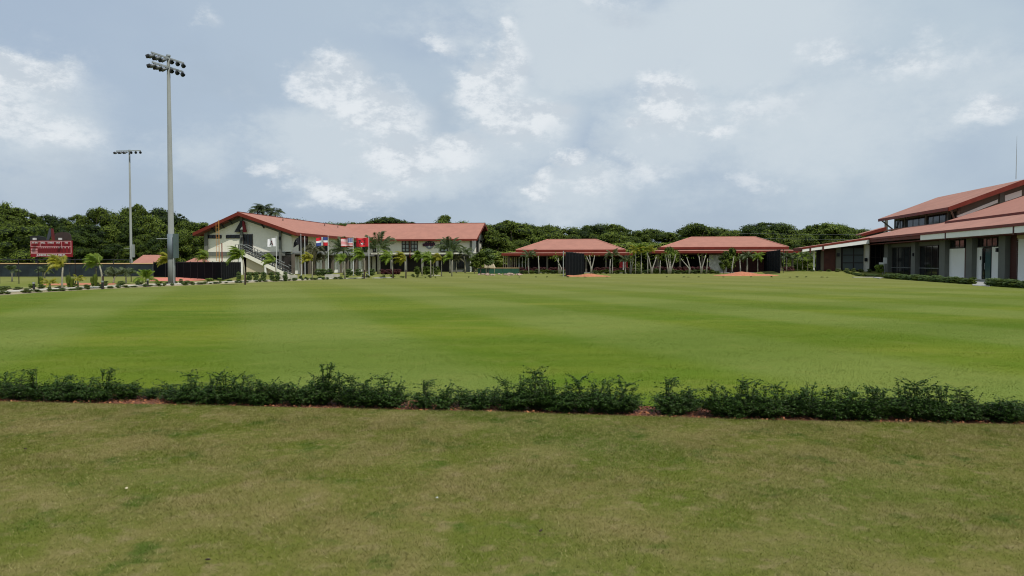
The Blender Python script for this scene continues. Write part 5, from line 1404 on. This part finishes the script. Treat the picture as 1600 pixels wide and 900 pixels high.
u = -230.0
while u < 1720:         # front row, low
    Y = wr.uniform(143, 152)
    ww = wr.uniform(5.5, 8.5); left = u < 330
    kk = wr.choice([2, 4, 2, 0, 5]) if left else wr.choice([0, 1, 5, 2])
    top = wr.uniform(362, 384) if left else wr.uniform(373, 388)
    if not (in_building(u) and u < 700) and (left or u > 740):
        W(kk, u, Y, top, ww, rz=wr.uniform(0, 6.3), label='%s low front-row tree %s' % (KIND[kk], landmark(u)), lift=.0)
    u += ww / Y * F * wr.uniform(.42, .62)
# special crowns that show in the skyline
W(7, 607, 190, 334.5, 17.5, rz=.4, label='wide flat-topped dark tree rising behind the far red roof', lift=.15)
W(3, 696, 178, 338.5, 7.0, rz=1.4, label='pale green tree top just left of the right gable of the two-storey building', lift=.3)
W(1, 30, 138, 353, 9.5, rz=.2, label='lighter green tree standing left of the scoreboard')
W(1, 8, 140, 358, 7.5, rz=2.2, label='light green tree at the left edge, left of the scoreboard')
W(6, 283, 150, 360, 6.5, rz=2.2, label='dim green tree left of the gable, right of the tall light mast')
W(7, 1195, 165, 343, 13.5, rz=1.0, label='big spreading dark tree behind the right part of the wider pavilion', lift=.05)
W(0, 1090, 160, 347, 10.0, rz=2.0, label='rounded green tree behind the middle of the wider pavilion roof', lift=.05)
W(6, 1288, 150, 347, 11.5, rz=3.0, label='yellowish green rounded tree between the wider pavilion and the right-hand building')
W(1, 1262, 146, 366, 6.5, rz=1.0, label='small light tree by the eave of the right-hand building')
W(2, 925, 165, 350, 9.5, rz=1.5, label='broad dark tree behind the right end of the nearer pavilion ridge')
W(0, 800, 150, 346, 12.0, rz=.7, label='large tree close behind the left end of the nearer pavilion')
W(5, 770, 143, 358, 9.0, rz=.2, label='ragged tree just right of the two-storey gable end')
# vine-covered bank between and behind the pavilions
vb = []
for i, (u, vt, ww) in enumerate(((790, 394, 6), (815, 392, 6), (840, 391, 6), (990, 378, 7), (1010, 378, 8), (1030, 379, 8), (975, 377.5, 7), (1050, 381, 7), (955, 380, 6), (760, 391, 6), (1250, 393, 5), (1270, 396, 5))):
    vb.append(woods_tree(8, u, 134 + (i % 3) * .7, vt - 7, ww * 1.2, rz=i * 1.1, label='low vine-covered bright green thicket ' + landmark(u), cat='thicket', group='bright green thickets behind the pavilions'))
number_labels(vb); number_labels(woods)

# ------------------------------------------------------------------ palms
def frond_mesh(name, seed, length, droop, width, mat, n=30, wind=0.0, lift=.5):
    """one feather frond from the origin outwards along +x: arching midrib with leaflets either side"""
    r = np.random.default_rng(seed)
    V = []; Fc = []; S = []
    def rib(t):
        return np.array([length * t * (1 - .18 * t * t) , 0, length * (lift * t - droop * t * t)])
    # midrib as thin strip
    for i in range(9):
        t = i / 8; p = rib(t); V += [p + (0, .012 * (1 - t) + .003, 0), p - (0, .012 * (1 - t) + .003, 0)]; S += [.9, .9]
        if i < 8: Fc.append((2 * i, 2 * i + 1, 2 * i + 3, 2 * i + 2))
    for i in range(n):
        t = .16 + .84 * (i + .5) / n; p = rib(t); q = rib(min(1, t + .05)); d = q - p; d /= np.linalg.norm(d) + 1e-9
        l = width * math.sin(math.pi * (.16 + .80 * t)) ** .7 * r.uniform(.85, 1.1)
        for sgn in (-1, 1):
            dirv = d * .55 + np.array([0, sgn * .75, -.40 - .45 * r.uniform()]); dirv /= np.linalg.norm(dirv)
            e = p + dirv * l; wv = d * (length / n * .80)
            b = len(V); mid = p + dirv * l * .5 + np.array([0, 0, .02])
            V += [p, mid - wv * .6, e, mid + wv * .6]; S += [r.uniform(.1, .9)] * 4
            Fc.append((b, b + 1, b + 2, b + 3))
    return np_mesh(name, np.array(V), np.array(Fc), mat, np.array(S))
def palm(u, vb, vc, lean_px, H_px, fr, nfr, mat, trunk=M_PTRUNK, wind=0.0, rt=.06, label='', seed=0, lit=.5, droop=.6, width=.3, stake=False, group='young windblown palms round the pitch', Y=None, name='palm', crownshaft=True):
    """u, vb foot; vc row of the crown base; fr frond length (m)"""
    r = random.Random(seed)
    if Y is None: X, Y = gpix(u, vb)
    else: X = xpix(u, Y)
    z0 = terrain(X, Y); h = zpix(vc, Y) - z0; lx = lean_px / F * Y
    b = empty(name, (X, Y, z0)); tag(b, label, 'palm tree', group)
    MB().tube([(0, 0, -.1), (lx * .1, 0, h * .3), (lx * .45, 0, h * .7), (lx, 0, h)], [rt * 1.25, rt, rt * .85, rt * .7], 8).build('trunk', trunk, b, True)
    if crownshaft: MB().tube([(lx, 0, h - .02), (lx * 1.05, 0, h + fr * .16)], [rt * .85, rt * .4], 7).build('crownshaft', mat, b, True)
    ms = [frond_mesh('frond', seed * 10 + k, fr * (.85 + .12 * k), droop * (.8 + .25 * k), width, mat, lift=lit) for k in range(3)]
    for i in range(nfr):
        a = 2 * math.pi * (i + r.uniform(-.3, .3)) / nfr
        el = r.uniform(-.35, .95)
        if wind:    # the wind from the right folds the crown over to the left
            a = math.pi + r.uniform(-1.2, 1.2); el = -.25 + 1.25 * (i + r.random()) / nfr
        put('frond', ms[i % 3], b, (lx * 1.03, 0, h + fr * .10), (r.uniform(-.3, .3), -el, a))
    if stake: MB().tube([(.05, -.06, -.05), (.05, -.06, min(.9, h * .55))], .05, 6).build('tree_guard', M_STAKE, b)
    return b
palms = []
YL, GR, GY, BR = LM_PALMY, LM_PALM, LM_PALMG, LM_PALMB
def p_(*a, **k): palms.append(palm(*a[:5], a[5] * (1.16 if k.get('wind') else 1.1), a[6] + (11 if k.get('wind') else 6), *a[7:], **dict(k, width=k.get('width', .3) * 1.25)))
p_(97, 452, 417, 2, 0, .95, 13, YL, wind=1.0, label='yellow-green windblown palm below the scoreboard', seed=1, width=.26)
p_(161, 451.5, 414, -5, 0, .95, 12, GR, wind=.95, label='leaning green windblown palm between scoreboard and far light mast', seed=2, width=.26, stake=True)
p_(267, 440, 410, 0, 0, 1.15, 12, YL, wind=1.3, label='yellowish palm crown just left of the tall light mast', seed=3, width=.3)
p_(325, 437, 404, 0, 0, 1.1, 13, GR, wind=.9, label='fresh green palm in front of the left corner of the gable wall', seed=4, width=.3)
p_(383, 445, 405, -3, 0, 1.25, 13, GR, wind=.7, label='green palm in front of the stair landing', seed=5, width=.3, stake=True)
p_(432, 438, 411, -2, 0, 1.2, 12, GR, wind=.8, label='green palm in front of the lower stair flight', seed=6, width=.3)
p_(488, 437, 408, 0, 0, 1.15, 12, YL, wind=1.3, label='yellow palm left of the brown bushy palm', seed=7, width=.3)
p_(539, 436, 408, 0, 0, 1.0, 12, GR, wind=.95, label='small green palm under the large feathery palm', seed=8, width=.3)
p_(569, 435.5, 403, 0, 0, 1.4, 14, GR, wind=1.0, label='round green palm under the red flag', seed=9, width=.34, stake=True)
p_(614, 435, 406, -2, 0, 1.35, 13, GR, wind=1.1, label='green palm under the gap left of the first grid window', seed=10, width=.34, stake=True)
p_(634, 435, 408, 0, 0, 1.3, 13, YL, wind=1.0, label='yellow-green palm with a bent crownshaft under the grid window', seed=11, width=.34, stake=True)
p_(659.5, 431, 404, 0, 0, 1.3, 13, GR, wind=.9, label='green palm just left of the wall emblem', seed=12, width=.34)
p_(673, 434, 406, 0, 0, 1.2, 12, GR, wind=.9, label='slender green palm below the wall emblem', seed=13, width=.3)
p_(677, 432, 409, 1, 0, 1.0, 10, GR, wind=.6, label='thin pale green palm right below the wall emblem', seed=14, width=.3)
p_(690, 432, 407, 0, 0, 1.15, 12, YL, wind=.9, label='yellow-green palm left of the large grey-green palm', seed=15, width=.3)
p_(706, 432, 406, 1, 0, 1.3, 13, GR, wind=.6, label='bright green palm in front of the large grey-green palm trunk', seed=16, width=.3)
p_(228, 447, 440, 0, 0, .95, 11, GR, label='low stemless green palm left of the tall light mast', seed=17, width=.25, lit=.9, droop=.7, stake=True)
p_(197, 443, 431, 0, 0, .9, 10, GY, label='low pale palm under the far light mast', seed=18, width=.3, lit=.7)
p_(177, 443, 431, 4, 0, .8, 9, GY, label='low greyish palm left of the far light mast', seed=19, width=.3, lit=.7, wind=.4)
p_(78, 455, 444, 0, 0, .5, 8, YL, label='tiny yellow palm on the path side below the scoreboard', seed=20, width=.14, lit=.6)
p_(122, 449, 438, 0, 0, .55, 8, YL, label='tiny yellow palm beside the dark grass clump', seed=21, width=.14, lit=.6)
p_(19, 440, 425, 0, 0, .7, 9, GY, label='small grey-green palm near the left edge before the outfield fence', seed=22, width=.25, lit=.7)
p_(70, 441, 425, 0, 0, .75, 9, GY, label='small grey-green palm behind the yellow windblown palm', seed=23, width=.25, lit=.7)
# larger feathery palms by the building
BG = 'large feathery palms by the two-storey building'
p_(537, 431, 397, 0, 0, 2.9, 16, GY, label='large grey-green feathery palm under the striped flag', seed=31, width=.55, lit=.8, droop=.75, rt=.12, group=BG, Y=99)
p_(591, 429, 393, 0, 0, 3.1, 16, GY, label='large grey-green feathery palm right of the red flag', seed=32, width=.6, lit=1.0, droop=.7, rt=.16, group=BG, Y=107)
p_(491, 430, 392, 0, 0, 2.3, 15, BR, label='brownish feathery palm between the black flag and the quartered flag', seed=33, width=.5, lit=.7, droop=.95, rt=.22, group=BG, Y=99, trunk=M_BARK)
p_(492, 429, 410, 0, 0, 1.7, 14, BR, label='bushy dark palm at the foot of the brownish palm', seed=36, width=.5, lit=1.1, droop=.9, rt=.2, group=BG, Y=100, trunk=M_BARK)
p_(703, 430, 396, 0, 0, 3.0, 16, GY, label='large grey-green palm before the right-hand grid window', seed=34, width=.6, lit=.95, droop=.75, rt=.14, group=BG, Y=118)
p_(727, 430, 400, -2, 0, 2.2, 14, GY, label='arching grey-green palm near the right corner of the building', seed=35, width=.5, lit=.8, droop=.9, rt=.12, group=BG, Y=120)
p_(713, 430, 408, 0, 0, 1.6, 12, BR, label='dark low palm between the two arching palms', seed=37, width=.4, lit=.8, droop=.8, rt=.1, group=BG, Y=119)
# palms about the pavilions
PG = 'small palms planted round the pavilions'
for k, (u, vb, vc, L_, m, lab) in enumerate(((1012, 425.5, 394, 1.5, YL, 'bright yellow palm on a white trunk between the pavilions'), (1002, 425, 393, 1.3, GR, 'yellow-green palm left of the bright yellow palm between the pavilions'),
     (993, 425, 393, 1.3, YL, 'yellow palm close to the corner of the nearer pavilion'), (957, 424, 400, 1.5, GY, 'dark green palm before the right part of the nearer pavilion'), (977, 425, 409, 1.3, GY, 'small palm before the red cabinet'),
     (1246, 424, 405, 1.4, GY, 'grey-green palm at the right end of the wider pavilion'), (1262, 424, 402, 1.4, GY, 'grey-green palm at the left corner of the right-hand building'), (1254, 424, 403, 1.3, GR, 'green palm between the wider pavilion and the right-hand building'),
     (1168, 424, 403, 1.5, GY, 'grey-green palm left of the wide black screen'), (1184, 425, 404, 1.3, GR, 'green palm hard by the left edge of the wide black screen'), (826, 426, 403, 1.6, GY, 'feathery palm before the left part of the nearer pavilion'),
     (1229, 424, 402, 1.2, GY, 'grey-green palm right of the wide black screen'))):
    p_(u, vb, vc, 0, 0, L_, 12, m, label=lab, seed=50 + k, width=.32, lit=.6, rt=.07, group=PG, Y=108, trunk=M_PBARK)
# palm tops seen over the left roof
for k, (u, vc, L_) in enumerate(((412, 330, 2.6), (403, 331, 2.2), (431, 334, 2.0))):
    p_(u, 420, vc, 0, 0, L_, 16, LM_PALMG, label='palm top showing above the left red roof, ' + ('in the middle', 'on the left', 'on the right')[k], seed=70 + k, width=.8, lit=.5, droop=.8, rt=.16, group='palm tops above the left roof', Y=160, trunk=M_BARK)

# ------------------------------------------------------------------ forked pale-trunked trees before the pavilions
def forked(u, vtop, spreads, label, leaves, seed, Y=110.0):
    X = xpix(u, Y); b = empty('frangipani_tree', (X, Y, 0)); tag(b, label, 'tree', 'pale forked trees before the pavilions')
    h = zpix(vtop, Y); r = random.Random(seed); tips = []
    for s0, s1 in spreads:
        a, c = s0 / F * Y, s1 / F * Y; q = h * r.uniform(.85, 1.0); y = r.uniform(-.3, .3)
        MB().tube([(a * .4, 0, -.1), (a, y * .3, .35 * q), ((a + c) * .55, y * .7, .7 * q), (c, y, q)], [.11, .09, .07, .045], 7).build('trunk', M_PBARK, b, True)
        tips.append((c, y, q))
    if leaves:
        rng = np.random.default_rng(seed); C = []; Nn = []
        for t in tips:
            c = rng.normal(size=(leaves, 3)) * (.42, .35, .28) + np.array(t); C.append(c); Nn.append(rng.normal(size=(leaves, 3)) + (0, 0, .8))
        C = np.vstack(C); V, Fc = leaf_quads(C, np.vstack(Nn), np.full(len(C), .14) * rng.uniform(.7, 1.3, len(C)), rng, .4)
        put('crown', np_mesh('crown', V, Fc, LM_WOOD2, np.repeat(rng.uniform(0, 1, len(C)), 4)), b)
    return b
for k, (u, vt, sp, lv, lab) in enumerate((
    (842, 398, [(0, -1)], 20, 'single pale trunk before the left half of the nearer pavilion'),
    (874, 401, [(3, -6), (-1, -2)], 60, 'pale leaning tree just left of the black screen'),
    (923, 397, [(1, -7), (0, -2), (2, 6)], 12, 'thick pale trunk forking in three right of the black screen'),
    (953, 402, [(0, 1)], 10, 'short pale trunk left of the red cabinet'),
    (1018, 397, [(-1, -5), (2, 8)], 25, 'pale tree forked in a wide V between the pavilions'),
    (1046, 396, [(-3, -6), (0, -3), (2, 1), (4, 9)], 60, 'many-stemmed pale tree at the left end of the wider pavilion'),
    (1077, 402, [(0, -13), (1, -4)], 14, 'pale tree with two stems leaning left before the wider pavilion'),
    (1096, 397, [(-1, -4), (1, 6)], 8, 'pale V-shaped tree left of the white wall of the wider pavilion'),
    (1145, 397, [(-1, 2)], 40, 'slender pale trunk right of the white wall of the wider pavilion'),
    (1157, 400, [(0, -1)], 40, 'thin pale trunk left of the palms by the wide black screen'),
    (1104, 404, [(0, 1)], 18, 'thin pale stem right against the white wall of the wider pavilion'),
    (1031, 404, [(0, 1)], 16, 'thin pale stem between the V-shaped and the many-stemmed tree'),
    (985, 402, [(0, 1), (2, 4)], 30, 'thin twin pale stems right of the red cabinet'))):
    forked(u, vt, sp, lab, lv, k + 5)

# ------------------------------------------------------------------ smaller trees and shrubs near the buildings
CS = {k: (crown_mesh('crown', 30 + k, 'shrub', 1800, .042, m), trunk_mesh('trunk', 40 + k, M_BARK, .5, .03)) for k, m in enumerate((LM_SHR, LM_EDGE, LM_RED, LM_WOOD, LM_PALM))}
def shrub(k, u, vb, w, h, label, cat='shrub', group=None, Y=None, stem=False, name='shrub', lift=0.0):
    if Y is None: X, Y = gpix(u, vb)
    else: X = xpix(u, Y)
    b = empty(name, (X, Y, terrain(X, Y)), RND.uniform(0, 6)); tag(b, label, cat, group)
    put('crown' if stem else 'foliage', CS[k][0], b, (0, 0, h * lift), (0, 0, 0), (w, w, h * (1 - lift)))
    if stem: put('trunk', CS[k][1], b, (0, 0, 0), (0, 0, 0), (max(w, 1.5), max(w, 1.5), h))
    return b
sh = []
def s_(*a, **k): sh.append(shrub(*a, **k))
for u, vt, w, lab in ((751, 391, 2.6, 'small dark leafy tree at the right end of the two-storey building'), (763, 388, 2.4, 'dark leafy tree right of the two-storey gable end'), (741, 399, 1.9, 'small dark tree before the low cream wall of the gable end'),
                      (1048, 384, 2.9, 'round dark leafy tree at the left end of the wider pavilion'), (1141, 385, 2.5, 'dark column-shaped leafy tree at the right of the white pavilion wall'), (1131, 394, 1.8, 'small leafy tree before the white pavilion wall')):
    s_(3 if u != 763 else 0, u, 0, w, zpix(vt, 112), lab, cat='tree', name='small_tree', stem=True, lift=.30 if u < 1100 else .12, Y=112, group='small dark leafy trees by the buildings')
s_(4, 1374, 0, 1.3, 1.35, 'round bright green shrub at the corner of the right-hand building', Y=91)
for u in (598, 604, 610, 616, 622): s_(2, u, 430, 1.0, .85, 'red-leaved shrub before the dark ground floor of the far wing', group='red-leaved shrubs')
for u in list(range(816, 880, 9)) + list(range(932, 1000, 9)): s_(2, u, 0, 1.3, 1.0, 'maroon-leaved shrub before the nearer pavilion', Y=114.5, group='red-leaved shrubs')
for u in list(range(1020, 1112, 8)) + [1228, 1236]: s_(2, u, 0, 1.3, 1.1, 'maroon-leaved shrub before the wider pavilion', Y=114.5, group='red-leaved shrubs')
for u in (652, 662, 668, 674, 682): s_(3, u, 430, 1.1, 1.25, 'dark green leafy shrub under the wall emblem', group='leafy shrubs along the far wing')
for u in (498, 505, 515, 546, 560, 580): s_(0, u, 431, 1.2, .9, 'dark green shrub along the porch of the near wing', group='leafy shrubs along the near wing')
for u in (386, 395, 402, 412, 424): s_(3, u, 430.5, 1.0, .45, 'low dark shrub along the wall under the stair', group='low shrubs under the stair')
for u in (373, 390, 400, 412, 425, 434, 446): s_(0, u, 439.5, .55, .85, 'small upright shrub on the lawn before the stair', group='upright shrubs before the stair')
s_(0, 1026, 0, 1.0, .8, 'dark shrub between the pavilions', Y=112); s_(1, 995, 0, 1.6, .9, 'pale green low shrub between the pavilions, beside the red cabinet', Y=112); s_(3, 999, 0, 1.4, 1.2, 'dark round shrub between the pavilions', Y=113)
# tall ornamental grass clumps
def grassclump(name, seed, n, h, w, mat):
    rng = np.random.default_rng(seed); a = rng.uniform(0, 6.28, n); q = rng.uniform(0, 1, n) ** .5
    B = np.stack([np.cos(a) * q * w * .3, np.sin(a) * q * w * .3, np.zeros(n)], 1); T = np.stack([np.cos(a) * q * w, np.sin(a) * q * w, h * rng.uniform(.6, 1, n)], 1)
    s = np.stack([-np.sin(a), np.cos(a), np.zeros(n)], 1) * .012
    V = np.stack([B - s, B + s, (B + T) / 2 + s + (0, 0, .06), T], 1).reshape(-1, 3)
    return np_mesh(name, V, np.arange(4 * n).reshape(n, 4), mat, np.repeat(rng.uniform(0, 1, n), 4))
gc = grassclump('grass_clump', 3, 420, 1.0, .15, LM_WOOD2); gl = []
for u, vb, h in ((64, 451, .82), (107, 449.5, .88), (112, 450, .7), (149, 448.5, .92), (145, 448, .7)):
    X, Y = gpix(u, vb); o = put('grass_clump', gc, None, (X, Y, 0), (0, 0, u), (1.15, 1.15, h)); tag(o, 'dark green tuft of tall ornamental grass behind the path', 'grass clump', 'tall grass clumps behind the path'); gl.append(o)
number_labels(gl)

# low planting along the border of the pitch, each plant a thing
er = random.Random(9); el_ = []
def zone(u):
    for k, t in ((60, 'on the far left pitch border'), (130, 'on the border below the scoreboard'), (262, 'on the border left of the tall light mast'), (330, 'on the border right of the tall light mast'), (460, 'on the border before the stair'),
                 (600, 'on the border before the flags'), (800, 'on the border before the far wing'), (1010, 'on the border before the nearer pavilion'), (1300, 'on the border before the wider pavilion'), (9999, 'on the border near the right-hand building')):
        if u < k: return t
for x, y, a in line_walk(outward(EDGE[1:], .75), .62):
    u = upix(x, y)
    if u > 1330 or u < -40: continue
    dens = .9 if u < 530 else .45 if u < 700 else .30
    if er.random() > dens: continue
    x += er.uniform(-.15, .15); y += er.uniform(-.25, .25)
    hh = er.uniform(.10, .30) if u < 540 else er.uniform(.06, .15); ww = er.uniform(.30, .70) * (1 if u < 540 else .7)
    o = put('border_plant', CS[er.choice([0, 1, 1, 1, 0]) if u < 700 else 1][0], None, (x, y, terrain(x, y)), (0, 0, er.uniform(0, 6)), (ww, ww, hh))
    tag(o, 'low plant ' + zone(u), 'plant', 'low plants along the pitch border'); el_.append(o)
for x, y, a in line_walk(outward(EDGE[1:10], 4.1), .9):
    u = upix(x, y)
    if u < -40 or er.random() > .8: continue
    hh = er.uniform(.15, .42); ww = er.uniform(.35, .8)
    o = put('border_plant', CS[er.choice([1, 1, 0, 4])][0], None, (x + er.uniform(-.4, .4), y + er.uniform(-.6, .6), 0), (0, 0, er.uniform(0, 6)), (ww, ww, hh))
    tag(o, 'low plant behind the path' + zone(u)[13:], 'plant', 'low plants behind the path'); el_.append(o)
# low hedges before the right-hand building
hl = []
def hedge_row(P, q, step, w, h, label, group, k=(0, 3, 0)):
    n = max(1, round(math.dist(P, q) / step))
    for i in range(n + 1):
        x, y = P[0] + (q[0] - P[0]) * i / n + er.uniform(-.1, .1), P[1] + (q[1] - P[1]) * i / n + er.uniform(-.15, .15)
        s = er.uniform(.8, 1.2)
        o = put('hedge_shrub', CS[er.choice(k)][0], None, (x, y, terrain(x, y) - .03), (0, 0, er.uniform(0, 6)), (w * s, w * s, h * er.uniform(.8, 1.2)))
        tag(o, label, 'shrub', group); hl.append(o)
hedge_row(gpix(1384, 434.8), gpix(1520, 444.3), .62, 1.15, .50, 'low hedge shrub before the white panels', 'low hedge of the right-hand building')
hedge_row(gpix(1549, 446.8), gpix(1640, 452.5), .62, 1.15, .52, 'low hedge shrub right of the door paving', 'low hedge of the right-hand building')
hedge_row(gpix(1322, 430.8), gpix(1384, 434.2), .9, .8, .36, 'low shrub in front of the glazed wing', 'planting before the glazed wing', (0, 1, 3))
hedge_row((xpix(1310, 96), 96), (xpix(1372, 94), 94), .9, .9, .45, 'pale green shrub at the foot of the glazed wing', 'planting before the glazed wing', (1, 1, 4))
hedge_row((xpix(1256, 98), 98), (xpix(1308, 97), 97), 1.0, .8, .25, 'low plant at the left part of the glazed wing', 'planting before the glazed wing', (0, 4, 3))
# clipped low row before the pavilions
for u0, u1, lab in ((815, 880, 'low clipped shrub left of the narrow screen'), (930, 1000, 'low clipped shrub right of the narrow screen'), (1008, 1120, 'low clipped shrub before the wider pavilion')):
    hedge_row((xpix(u0, 111), 111), (xpix(u1, 111), 111), .8, 1.25, .62, lab, 'clipped rows before the pavilions', (3, 0, 3))
number_labels([o for o in sh + el_ + hl])

# ------------------------------------------------------------------ the hedge of young shrubs in the bed close to the camera
def sprig_shrub(name, seed, h, w, nst, nleaf, up=.0):
    """thorny sprawling shrub: arching stems with pairs of small glossy leaves"""
    rng = np.random.default_rng(seed); r = random.Random(seed)
    C = []; Nn = []; stems = MB(); T = []
    for i in range(nst):
        a = r.uniform(0, 2 * math.pi); q = r.uniform(.15, 1) * w * .5; hh = h * r.uniform(.35, .92) * (1 - .35 * (q / (w * .5)) ** 2)
        if i < 4: hh = h * r.uniform(1.05, 1.42); q *= .8
        base = Vector((r.uniform(-.06, .06), r.uniform(-.05, .05), -.02))
        mid = Vector((q * .45 * math.cos(a), q * .45 * math.sin(a), hh * .62)); tip = Vector((q * math.cos(a), q * math.sin(a) * .8, hh))
        pts = [base, base.lerp(mid, .5) + Vector((0, 0, hh * .04)), mid, mid.lerp(tip, .5) + Vector((0, 0, hh * .06)), tip]
        stems.tube(pts, [.006, .005, .004, .003, .0015], 4, cap=False)
        def at(t):
            k = min(3, int(t * 4)); return pts[k].lerp(pts[k + 1], t * 4 - k)
        # side twigs
        tw = [(pts, 0.12)]
        for j in range(r.randint(5, 8)):
            t = r.uniform(.15, .95); p = at(t); b = a + r.uniform(-1.9, 1.9); l = r.uniform(.06, .21) * (1.25 - t * .5)
            tip2 = p + Vector((l * math.cos(b), l * math.sin(b), l * r.uniform(-.1, .8)))
            stems.tube([p, p.lerp(tip2, .5) + Vector((0, 0, l * .1)), tip2], [.0025, .002, .001], 3, cap=False)
            tw.append(([p, tip2], 0.0))
        for pl, t0 in tw:
            n = int(nleaf / nst * (.34 if pl is pts else .66 / 6.5)) + 2
            for _ in range(n):
                t = t0 + (1 - t0) * r.random()
                if pl is pts: p = at(t)
                else: p = pl[0].lerp(pl[1], t)
                C.append(p + Vector((r.gauss(0, .011), r.gauss(0, .011), r.gauss(0, .009)))); Nn.append((r.gauss(0, .7), r.gauss(0, .7) - .15, abs(r.gauss(.7, .5)))); T.append(r.random())
    C = np.array([tuple(c) for c in C]); C[:, 2] = np.maximum(C[:, 2], .01); Nn = np.array(Nn)
    V, Fc = leaf_quads(C, Nn, rng.uniform(.010, .0185, len(C)), rng, .52)
    return np_mesh('foliage', V, Fc, LM_HEDGE, np.repeat(np.array(T), 4)), stems.mesh('stems', surf('twig', (0.045, 0.05, 0.025), .8, .2))
HP = [sprig_shrub('s', 100 + k, *a) for k, a in enumerate(((.36, .50, 26, 3400), (.42, .54, 28, 3800), (.30, .44, 22, 2600), (.34, .60, 28, 3800), (.24, .40, 18, 1900), (.40, .42, 22, 2900)))]
# u, height (photograph rows, measured from the foot), prototype
HEDGE = [(-115, 40, 0), (-75, 38, 3), (-38, 40, 1), (2, 36, 3), (30, 34, 1), (58, 46, 5), (88, 36, 3), (112, 30, 2), (134, 33, 3), (163, 48, 5), (187, 22, 4), (208, 24, 4), (240, 15, 4),
         (262, 22, 4), (283, 30, 3), (305, 38, 0), (330, 42, 1), (352, 43, 0), (376, 40, 3), (398, 36, 1), (420, 34, 2), (438, 31, 4), (462, 33, 2), (487, 44, 3), (508, 62, 5), (533, 46, 1), (556, 44, 0), (577, 38, 2),
         (603, 42, 0), (615, 34, 4), (662, 38, 5), (692, 32, 4), (722, 24, 4), (746, 31, 2), (768, 24, 4), (797, 44, 0), (816, 53, 1), (838, 54, 0), (862, 50, 3), (888, 50, 1), (912, 48, 0), (935, 46, 3), (958, 46, 1), (980, 46, 0),
         (1042, 52, 5), (1062, 38, 2), (1083, 26, 4), (1127, 44, 3), (1150, 52, 0), (1172, 54, 1), (1196, 46, 3), (1218, 42, 0), (1242, 42, 2), (1266, 50, 1), (1290, 44, 0), (1314, 42, 3), (1338, 44, 2), (1358, 50, 5),
         (1382, 46, 3), (1408, 56, 1), (1430, 54, 0), (1454, 48, 3), (1476, 52, 5), (1500, 42, 0), (1524, 34, 2), (1556, 32, 4), (1576, 34, 2), (1600, 36, 3), (1628, 38, 0), (1662, 40, 1), (1700, 40, 3)]
hs = []
for i, (u, ph, k) in enumerate(HEDGE):
    vf = float(np.interp(u, [0, 400, 800, 1200, 1600], [628, 636, 645, 657.5, 664.5])) - 5
    X, Y = gpix(u, vf); Y += .05 + RND.uniform(-.03, .12) + (.14 if ph <= 26 else -.03); X = xpix(u, Y, .1)
    b = empty('hedge_shrub', (X, Y, -.01), RND.uniform(0, 6.28)); fm, sm = HP[k]
    h0 = (.36, .42, .30, .34, .24, .40)[k] * 1.40; s = (ph + 5) / F * Y / h0
    wd = min(1.25, max(.95, 1.1 * s ** .2))
    put('foliage', fm, b, (0, 0, 0), (0, 0, 0), (wd, wd * .85, s)); put('stems', sm, b, (0, 0, 0), (0, 0, 0), (wd, wd * .85, s))
    kind = 'tall straggly' if ph >= 50 else 'low sparse' if ph <= 28 else 'bushy' if ph >= 40 else 'medium'
    where = ('left of the first bare gap' if u < 235 else 'right of the first gap' if u < 500 else 'left of centre' if u < 640 else 'in the low broken part of the hedge' if u < 785 else
             'in the dense middle stretch' if u < 1005 else 'between two gaps' if u < 1110 else 'in the long right-hand stretch')
    tag(b, '%s near-hedge shrub %s' % (kind, where), 'shrub', 'shrubs of the near hedge'); hs.append(b)
# bare upright shoots
number_labels(hs)
# fallen leaves and bark chips of the bed
rng = np.random.default_rng(77); n = 9000
X = rng.uniform(-8, 8, n); Y = np.interp(X, [p[0] for p in BF], [p[1] for p in BF]) + rng.uniform(.03, BED_W - .03, n)
C = np.stack([X, Y, rng.uniform(-.010, .012, n)], 1); V, Fc = leaf_quads(C, rng.normal(size=(n, 3)) * .45 + (0, 0, 1), rng.uniform(.006, .020, n), rng, .6)
m, nt, b = new_mat('bark_chips'); NN = NT(nt)
at = NN.n('ShaderNodeAttribute', attribute_name='shade').outputs['Fac']
NN.set(b.inputs['Base Color'], NN.mix(NN.ramp(at, 0, 1, smooth=False), (0.09, 0.03, 0.018), (0.46, 0.185, 0.07))); b.inputs['Roughness'].default_value = .85
tag(put('bark_mulch', np_mesh('bark_mulch', V, Fc, m, np.repeat(rng.uniform(0, 1, n) ** 1.5, 4))), 'reddish bark chips and dry leaves covering the hedge bed', 'mulch', kind='stuff')
